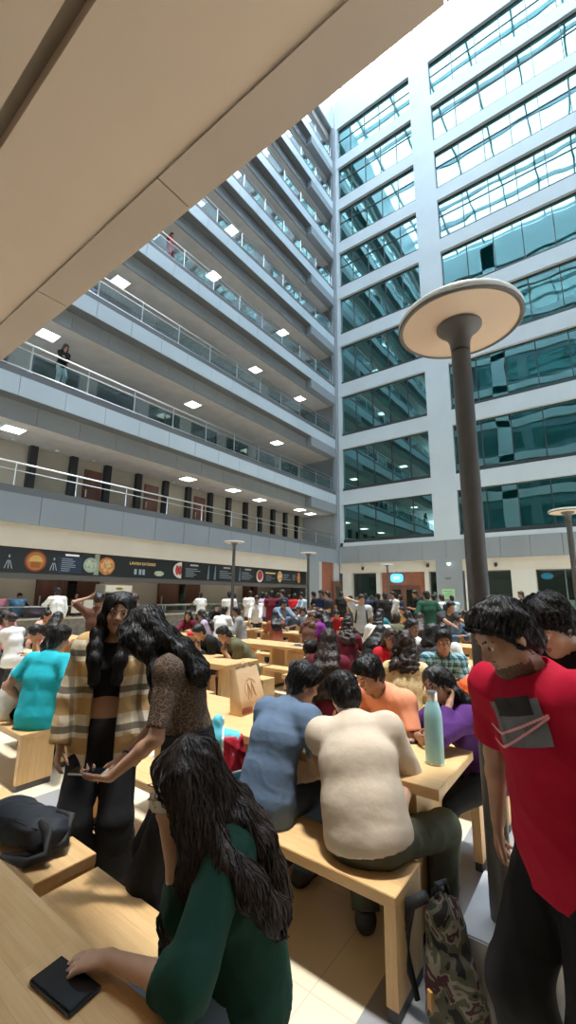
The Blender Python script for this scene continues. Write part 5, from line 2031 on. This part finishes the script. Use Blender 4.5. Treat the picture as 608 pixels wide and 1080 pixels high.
COL = {'white': (.72, .72, .70), 'black': (.015, .015, .017), 'navy': (.02, .03, .07), 'maroon': (.13, .015, .03), 'red': (.52, .02, .03), 'peach': (.72, .42, .33),
       'pink': (.65, .30, .32), 'grey': (.28, .29, .30), 'pale blue': (.42, .52, .62), 'teal': (.03, .16, .17), 'olive': (.12, .12, .07), 'green': (.02, .075, .045),
       'yellow': (.70, .58, .22), 'purple': (.20, .03, .24), 'beige': (.60, .50, .34), 'rust': (.30, .09, .05), 'charcoal': (.05, .05, .055), 'lilac': (.48, .42, .55), 'mint': (.45, .65, .52), 'tan': (.22, .14, .075),
       'light grey': (.52, .53, .53), 'denim': (.10, .16, .25), 'aqua': (.45, .62, .66), 'steel blue': (.16, .22, .30), 'brown': (.12, .06, .04)}


def cl(n):
    return cloth('cloth_' + n.replace(' ', '_'), COL[n])


def crowd(label, px, Y, face, top, sex='m', seat=True, hair=None, bot='charcoal', pose=('table', 'table'), res=None, X=None, sl=None, h=None, **kw):
    x, y = spot(px, Y) if X is None else (X, Y)
    d = math.hypot(x, y)
    res = res or (.0125 if d < 5 else .016 if d < 7.5 else .021 if d < 12 else .026)
    f_ = sex == 'f'
    h = h or (RC.uniform(1.58, 1.66) if f_ else RC.uniform(1.68, 1.76))
    if hair is None:
        hair = 'long' if f_ else 'short'
    hk = dict(kind=hair, m=kw.pop('hm', RC.choice([H_BLACK, H_BLACK, H_DARK])), len=kw.pop('hl', .5), vol=.014 if hair in ('short', 'long', 'bun', 'pony') else .024, rad=.036)
    if d < 5.6 and hair != 'none':
        hk['strands'] = 350
        hk['sp'] = dict(step=.016, n=16, rad=.0025, down=.8, jit=.08, lift=.006) if f_ else dict(step=.010, n=8, rad=.0022, down=.45, jit=.14, lift=.006)
    kw.setdefault('lean', RC.uniform(8, 18) if seat else RC.uniform(0, 4))
    kw.setdefault('hp', RC.uniform(5, 22) if seat else RC.uniform(0, 14))
    kw.setdefault('hy', RC.uniform(-15, 15))
    return person(label, (x, y), face, h, sex, .45 if seat else None, lh=pose[0], rh=pose[1], res=res, skin=kw.pop('skin', RC.choice([0, 1, 1, 2])),
                  top=dict(m=top if not isinstance(top, str) else cl(top), name='top', sl=sl if sl is not None else RC.choice([.62, .62, 1.8]), hem=kw.pop('hem', .10)), bot=dict(m=cl(bot)),
                  hair=hk if hair != 'none' else None, shoes=d < 9, **kw)


TEALCHK = cloth('teal_check', (0, 0, 0), .85, ('plaid', [(.05, .17, .20)], [(2, .07, .022, 0, (.30, .45, .48), .8), (0, .07, .022, .02, (.30, .45, .48), .7), (2, .07, .010, .035, (.01, .03, .05), .8), (0, .07, .01, .04, (.01, .03, .05), .8)]))
FLORAL = cloth('floral_beige', (0, 0, 0), .85, ('blotch', 38, [(0, (.60, .47, .24)), (.50, (.66, .54, .32)), (.60, (.40, .22, .10)), (.66, (.62, .50, .30))], .6))
STRIPE = cloth('white_stripe', (0, 0, 0), .8, ('plaid', [(.74, .75, .74)], [(0, .09, .018, 0, (.45, .50, .50), .6)]))
# --- around the tables in front -------------------------------------------------
crowd('young man in a teal checked shirt with clasped hands facing the camera', 463, 4.95, 296, TEALCHK, pose=('clasp', 'clasp'), sl=1.1, eyes=True, lean=14, hp=6, hy=0, res=.0095, h=1.68, skin=0)
crowd('woman in a beige floral dress with curly hair, back to us behind orange polo', 424, 3.86, 104, FLORAL, 'f', hair='curly', hl=.24, sl=.7, res=.010, h=1.68, bot='beige', lean=10, pose=('table', 'reach'), hm=H_DARK, hem=.16)
crowd('woman with very long straight black hair and dark maroon top, back to us', 345, 3.80, 112, 'maroon', 'f', hl=.72, sl=1.8, res=.010, h=1.66, lean=6, hp=6, hy=0)
crowd('woman with a dark bun leaning low behind the man in blue', 317, 3.60, 100, 'charcoal', 'f', hair='bun', res=.011, lean=24, h=1.52, hp=26)
crowd('woman holding a phone up before her red top, facing the camera', 409, 5.25, 300, 'red', 'f', hl=.4, pose=('lap', 'phone'), res=.011, eyes=True, hp=8, hy=4, sl=1.2, h=1.60)
crowd('dark-haired woman in a dark top seen from behind beside the checked shirt', 447, 5.40, 60, 'charcoal', 'f', hl=.3, hair='bob', res=.012, h=1.66, hp=4)
crowd('woman with wild dark curls and maroon top, back to us', 366, 5.98, 118, 'maroon', 'f', hair='curly', hl=.34, hm=H_DARK, res=.013, h=1.70)
crowd('woman with messy dark hair in black, turned right, left of the phone holder', 389, 5.72, 80, 'black', 'f', hair='wavy', hl=.28, res=.012, lean=20, h=1.56, hp=24)
crowd('boy in a white T-shirt with neat black hair, face turned right', 424, 6.02, 340, 'white', res=.012, eyes=True, h=1.74, hp=6, hy=0)
crowd('smiling woman in a white top just behind the checked shirt man', 467, 6.10, 285, 'white', 'f', hl=.3, res=.0125, eyes=True, h=1.66, hp=2)
crowd('man in a black T-shirt bent over the table with clasped hands', 236, 5.02, 250, 'black', pose=('clasp', 'clasp'), lean=34, hp=38, res=.011, eyes=True, h=1.70, hy=6, hunch=1.2)
crowd('man in an olive T-shirt bent over the table beside the man in black', 266, 4.98, 240, 'olive', pose=('clasp', 'clasp'), lean=36, hp=36, res=.011, eyes=True, h=1.72, hy=-10, hunch=1.2, bot='brown')
# --- left side ---------------------------------------------------------------------
crowd('woman in a peach top with a dark ponytail, left of the striped-shirt man', 41, 4.40, 30, 'peach', 'f', hair='pony', hl=.34, res=.014, lean=20, hp=14, hy=-10)
crowd('woman in a pale pink top facing left at the left edge', 21, 3.10, 200, 'white', 'f', hair='bun', res=.0135, hp=10, h=1.66)
crowd('woman with tied dark hair in pink, second face from the left edge', 15, 3.75, 210, 'pink', 'f', hair='bun', res=.014)
crowd('person in a pink top cut by the left edge of the picture', -2, 3.2, 40, 'pink', 'f', res=.014)
crowd('woman with long black hair seen from behind above the turquoise polo', 55, 3.55, 120, 'lilac', 'f', hl=.5, res=.0135, h=1.70)
crowd('person in a salmon top half hidden behind the turquoise polo', 70, 3.12, 260, 'peach', 'f', hair='pony', res=.0135, lean=30, hp=30)
crowd('man in a white striped shirt standing at the food counter, back to us', 61, 6.15, 175, STRIPE, seat=False, pose=('reach', 'hang'), sl=1.85, bot='grey', X=-13.2, h=1.80, lean=8)
crowd('server in dark clothes behind the counter by the blue tub', 29, 6.0, 0, 'black', seat=False, pose=('reach', 'reach'), X=-15.6, h=1.60)
crowd('server standing in the brown doorway behind the notices', 87, 8.2, 0, 'brown', seat=False, pose=('hang', 'hang'), X=-16.2, h=1.66)
crowd('person in a brown jacket with one arm raised to the back of the head', 103, 3.7, 140, 'brown', 'f', seat=False, pose=('raise', 'hang'), hair='bun', res=.012, h=1.66, sl=.9)
crowd('person in black and yellow half hidden behind the plaid-shirted woman', 139, 4.0, 130, 'yellow', 'm', seat=False, res=.013, h=1.66)
# --- middle ------------------------------------------------------------------------
crowd('woman in a maroon hoodie reaching across the table by a red cloth', 202, 7.05, 300, 'maroon', 'f', res=.0155, sl=1.8, pose=('table', 'reach'), lean=18, eyes=False)
crowd('woman with long hair and a pale lilac top beside the maroon hoodie', 222, 7.0, 215, 'lilac', 'f', hl=.5, res=.0155, sl=1.2, h=1.66)
crowd('person in a white T-shirt standing at the counter, back to us', 215, 11.9, 165, 'white', seat=False, X=-13.3, pose=('reach', 'hang'), h=1.70)
crowd('person in a plain white shirt sitting with back to us behind lilac top', 233, 8.05, 110, 'white', seat=True, sl=1.8, h=1.72)
crowd('man in a white shirt with a dark shoulder bag standing beside the lamp post', 242, 10.3, 150, 'white', seat=False, h=1.74, pose=('cross', 'hang'))
crowd('dark-haired person in grey sitting behind the two men with clasped hands', 256, 8.0, 220, 'grey', seat=True)
crowd('man in a loose white shirt standing, first from the lamp post', 264, 11.6, 140, 'white', seat=False, h=1.78)
crowd('woman in a printed white T-shirt facing the camera in the queue', 271, 10.2, 300, 'white', 'f', seat=False, hair='pony', eyes=False, h=1.62)
crowd('person in a lilac shirt behind the printed T-shirt woman', 277, 12.3, 160, 'lilac', seat=False)
crowd('man in a maroon shirt standing in the queue, back to us', 287, 11.2, 130, 'maroon', seat=False, h=1.78)
crowd('person in a white top right of the maroon shirt', 293, 12.0, 120, 'white', seat=False, h=1.70)
crowd('person in a steel-blue shirt bending forward below the maroon shirt', 294, 9.4, 330, 'steel blue', seat=False, lean=40, hp=20, pose=('reach', 'reach'), h=1.66)
crowd('man in a navy jacket standing right of the maroon shirt', 300, 11.4, 200, 'navy', seat=False, h=1.82, sl=1.85)
crowd('person in a plain red top standing right of the navy jacket', 311, 13.6, 120, 'red', seat=False, h=1.70)
crowd('man in a pale blue shirt standing by the thin lamp post', 320, 13.0, 240, 'pale blue', seat=False, h=1.74, sl=1.8)
crowd('woman in a rust and peach dress seated with her back to us', 292, 7.95, 140, 'rust', 'f', hl=.42, sl=.8, res=.016, pose=('table', 'chin'))
crowd('person in dark blue denim sitting at the table right of the rust dress', 305, 9.95, 340, 'denim', seat=True, lean=25)
crowd('woman with a big brown curly head of hair, back to us by the white bottle', 326, 7.72, 110, 'brown', 'f', hair='curly', hl=.25, hm=H_BROWN, res=.016)
crowd('woman in a bright purple top sitting sideways facing left', 342, 8.06, 200, 'purple', 'f', hair='pony', res=.016, sl=.7, h=1.66)
crowd('first of three dark figures standing by the russet corner panel, in black', 333, 14.4, 200, 'black', seat=False, h=1.78)
crowd('dark figure with crossed arms in navy by the russet corner panel', 340, 12.2, 250, 'navy', seat=False, pose=('cross', 'cross'), h=1.82)
crowd('dark figure in charcoal nearest the brown open door', 348, 12.0, 230, 'charcoal', seat=False, pose=('cross', 'cross'), h=1.78)
crowd('person in a bright red sweater sitting behind the purple top, facing us', 357, 10.4, 290, 'red', 'f', hair='bun', sl=1.8, h=1.62)
wk = crowd('young man in a light grey shirt with backpack straps walking towards us, phone at ear', 381, 9.3, 300, 'light grey', seat=False, pose=('hang', 'ear'), res=.017, h=1.72, legs='walk', bot='charcoal', eyes=False)
MB().tube([tuple(wk['N'] + wk['r3'] * .11 + wk['f3'] * .0 + wk['u3'] * .02), tuple(wk['Cc'] + wk['r3'] * .12 + wk['f3'] * .155 + wk['u3'] * .05), tuple(wk['W'] + wk['r3'] * .15 + wk['f3'] * .10)], .022, 6).build('strap', mat('strap_black'), wk['root'])
MB().tube([tuple(wk['N'] - wk['r3'] * .11 + wk['f3'] * .0 + wk['u3'] * .02), tuple(wk['Cc'] - wk['r3'] * .12 + wk['f3'] * .155 + wk['u3'] * .05), tuple(wk['W'] - wk['r3'] * .15 + wk['f3'] * .10)], .022, 6).build('strap', mat('strap_black'), wk['root'])
crowd('man in a navy T-shirt standing with his back to us, right of the walker', 386, 14.2, 120, 'navy', seat=False, h=1.72)
crowd('person in a white top with a grey hood sitting with back to us', 398, 8.0, 110, 'white', seat=True, sl=1.8, h=1.72, hair='bob', hl=.3)
crowd('person in a black T-shirt standing under the blue oval sign, left one', 400, 15.2, 140, 'black', seat=False, h=1.74)
crowd('person in a long black coat standing under the blue oval sign', 408, 13.4, 160, 'black', seat=False, sl=1.85, h=1.74, hem=.35)
crowd('man in a grey shirt standing right of the black coat', 417, 13.8, 230, 'light grey', seat=False, h=1.80)
crowd('person in a pale yellow shirt bending over a table under the russet door', 431, 13.6, 250, 'yellow', seat=True, lean=22, h=1.76)
crowd('man in a black T-shirt with folded arms standing at the white post', 441, 14.6, 220, 'black', seat=False, pose=('cross', 'cross'), h=1.86)
crowd('dark maroon-clothed woman sitting low in front of the yellow shirt', 436, 10.2, 150, 'maroon', 'f', hair='curly', hl=.25)
crowd('large man in a dark green shirt standing with his back to us, hands on hips', 452, 11.2, 130, 'green', seat=False, pose=('hip', 'hip'), h=1.80, build=1.15, res=.018, bot='green')
bp = crowd('person in white with a navy backpack standing by the green poster', 468, 14.3, 140, 'white', seat=False, h=1.72, pose=('hang', 'cross'))
F = Field(0.)
F.ecap(bp['W'] - bp['f3'] * .19, bp['Cc'] - bp['f3'] * .20 + bp['u3'] * .10, (.15, .09), (.13, .07), bp['r3'], k=.04)
bpt = thing('backpack', 'navy backpack worn by the person in white by the green poster', 'backpack', bp['root'].location, bp['root'].rotation_euler.z)
field_obj('body', F, .024, cl('navy'), bpt)
MB().tube([tuple(bp['Cc'] - bp['f3'] * .17 + bp['u3'] * .17 - bp['r3'] * .04), tuple(bp['Cc'] - bp['f3'] * .19 + bp['u3'] * .22), tuple(bp['Cc'] - bp['f3'] * .17 + bp['u3'] * .17 + bp['r3'] * .04)], .012, 6).build('handle', mat('strap_black'), bpt)
crowd('person in pale aqua standing right of the navy backpack', 478, 16.4, 120, 'aqua', seat=False, h=1.70)
crowd('person in charcoal leaning on a table right of the green shirt', 465, 9.6, 320, 'charcoal', seat=False, lean=34, pose=('reach', 'reach'), h=1.66, hp=14)
crowd('person in a blue denim jacket sitting below the green poster', 474, 10.3, 330, 'denim', seat=True, sl=1.8, lean=20)
crowd('person in grey sitting low beyond the grey-shirted walker', 411, 10.4, 200, 'teal', seat=True)
crowd('woman with dark hair and brown top beside the red sweater', 346, 9.7, 150, 'brown', 'f')
crowd('person in black seated at the far table left of the walker', 372, 11.8, 130, 'black', seat=True)

for px, Y, f, c, sx, st, lb in [
    (330, 12.95, 110, 'grey', 'm', True, 'person in grey seated left of the purple top in the far rows'), (322, 10.4, 280, 'white', 'f', True, 'woman in white seated facing us by the brown curls'),
    (345, 16.4, 150, 'charcoal', 'm', False, 'tall figure in charcoal at the very back by the brown door'), (361, 15.6, 130, 'black', 'm', False, 'black-clothed figure standing at the first glazed window'),
    (371, 16.8, 160, 'grey', 'm', False, 'grey-clothed figure standing at the first white post'), (393, 16.9, 120, 'black', 'f', False, 'long-haired woman in black standing at the russet door'),
    (424, 16.2, 200, 'navy', 'm', False, 'navy-clothed man standing at the right half of the russet door'), (445, 16.6, 120, 'white', 'm', False, 'man in white standing at the dark narrow window'),
    (459, 16.9, 150, 'charcoal', 'm', False, 'figure in charcoal standing against the grey pillar'), (485, 12.0, 320, 'black', 'm', True, 'person in black seated at the right end of the far rows'),
    (418, 8.55, 110, 'olive', 'm', True, 'person in olive seated with back to us behind the white-shirted boy'), (440, 8.1, 100, 'black', 'f', True, 'long-haired woman in black seated with back to us, far middle row'),
    (313, 11.2, 320, 'black', 'm', True, 'person in black seated facing us left of the brown curls'), (248, 12.2, 200, 'navy', 'm', False, 'navy-clothed figure behind the man with the shoulder bag'),
    (281, 13.6, 150, 'black', 'm', False, 'black-clothed figure deep in the queue behind the maroon shirt'), (306, 14.6, 160, 'charcoal', 'm', False, 'charcoal-clothed figure behind the navy jacket'),
    (228, 10.2, 330, 'black', 'm', True, 'dark-haired person in black seated just left of the lamp post')]:
    crowd(lb, px, Y, f, c, sx, seat=st, h=RC.uniform(1.62, 1.8), pose=('table', 'table') if st else ('hang', 'cross'))
# --- right side --------------------------------------------------------------------
crowd('person with dark hair and pink shirt at the far right table', 597, 15.0, 250, 'pink', 'f', hair='bun')
crowd('person in a white shirt at the far right table, right of the pink one', 606, 13.0, 220, 'white', hair='short')
crowd('person in a mint shirt at the far right table, left of the pink one', 585, 16.9, 110, 'mint', hair='short')
crowd('person standing with dark hair in front of the white pillar', 553, 17.6, 200, 'grey', seat=False, h=1.88)
# --- on the balconies ----------------------------------------------------------------
crowd('person in a dark top and pale trousers leaning on the second-floor balcony', 68, 5.85, 0, 'black', 'f', seat=False, X=-14.25, z=zb(2) + .9, bot='aqua', pose=('cross', 'chin'), hair='curly', hl=.25, res=.016, h=1.62, eyes=False, hp=12, lean=14)
crowd('person in a red dress on the fourth-floor balcony', 182, 9.8, 20, 'red', 'f', seat=False, X=-14.25, z=zb(4) + .9, bot='red', pose=('hang', 'cross'), res=.018, h=1.60, hem=.4)

# --- things on the far tables -----------------------------------------------------------
MAGENTA = mat('magenta_plastic', (.60, .02, .14), .4)
t = thing('gift_box', 'bright magenta box on the table in front of the phone-holding woman', 'box', (*spot(408, 4.55), .75), .3)
MB().box(-.12, .12, -.09, .09, 0, .13, .004).build('body', MAGENTA, t)
MB().box(-.125, .125, -.095, .095, .13, .16, .004).build('lid', MAGENTA, t)
tt = soft('plastic_bag', 'orange plastic bag slumped on the table right of the purple top', 'bag', (*spot(497, 4.42), .75), 30, mat('orange_plastic', (.85, .16, .05), .4), lambda F: F.ecap((-.04, 0, .07), (.03, 0, .18), (.13, .09), (.08, .05), V3(1, 0, 0), k=.04), wr=((.008, 26), (.004, 60)))
MB().tube([(-.03, 0, .2), (-.02, .02, .27), (.04, .01, .26), (.04, 0, .2)], .008, 6).build('handle', mat('orange_plastic'), tt, True)
t = thing('drink_bottle', 'small white bottle standing on the table by the brown curly hair', 'bottle', (*spot(327, 8.55), .75))
auto_smooth(MB().lathe([(.035, 0), (.037, .01), (.037, .15), (.02, .20), (.016, .23)], 20).build('body', mat('bottle_white', (.75, .76, .74), .3), t))
MB().lathe([(.019, .23), (.019, .26), (0, .26)], 16).build('cap', mat('bottle_white'), t)
cl_ = soft('red_cloth', 'bright red folded cloth on the table before the maroon hoodie', 'cloth', (*spot(208, 6.5), .75), 20, cl('red'), lambda F: F.ecap((-.12, 0, .03), (.12, 0, .03), (.13, .05), (.10, .04), V3(0, 1, 0), k=.03), wr=((.010, 24), (.005, 50)))
for q, (px, Y) in enumerate([(262, 8.75), (300, 8.7), (318, 6.5), (445, 8.7), (430, 10.9), (396, 8.75), (352, 8.7)]):
    t = thing('food_tray', f'small steel meal tray on a table, {NTH[q]} of the scattered trays', 'tray', (*spot(px, Y), .75), RC.uniform(-.4, .4), 'meal trays on the tables')
    MB().box(-.17, .17, -.12, .12, 0, .012, .004).build('tray', STEEL, t)
    auto_smooth(MB().lathe([(.05, 0), (.06, .03), (.055, .03), (.045, .006)], 16, (-.07, 0, .012)).build('bowl', mat('bottle_white'), t))
    auto_smooth(MB().lathe([(.035, 0), (.04, .09), (.036, .09), (.03, .01)], 16, (.1, .04, .012)).build('cup', mat('paper_cup', (.6, .5, .38), .6), t))
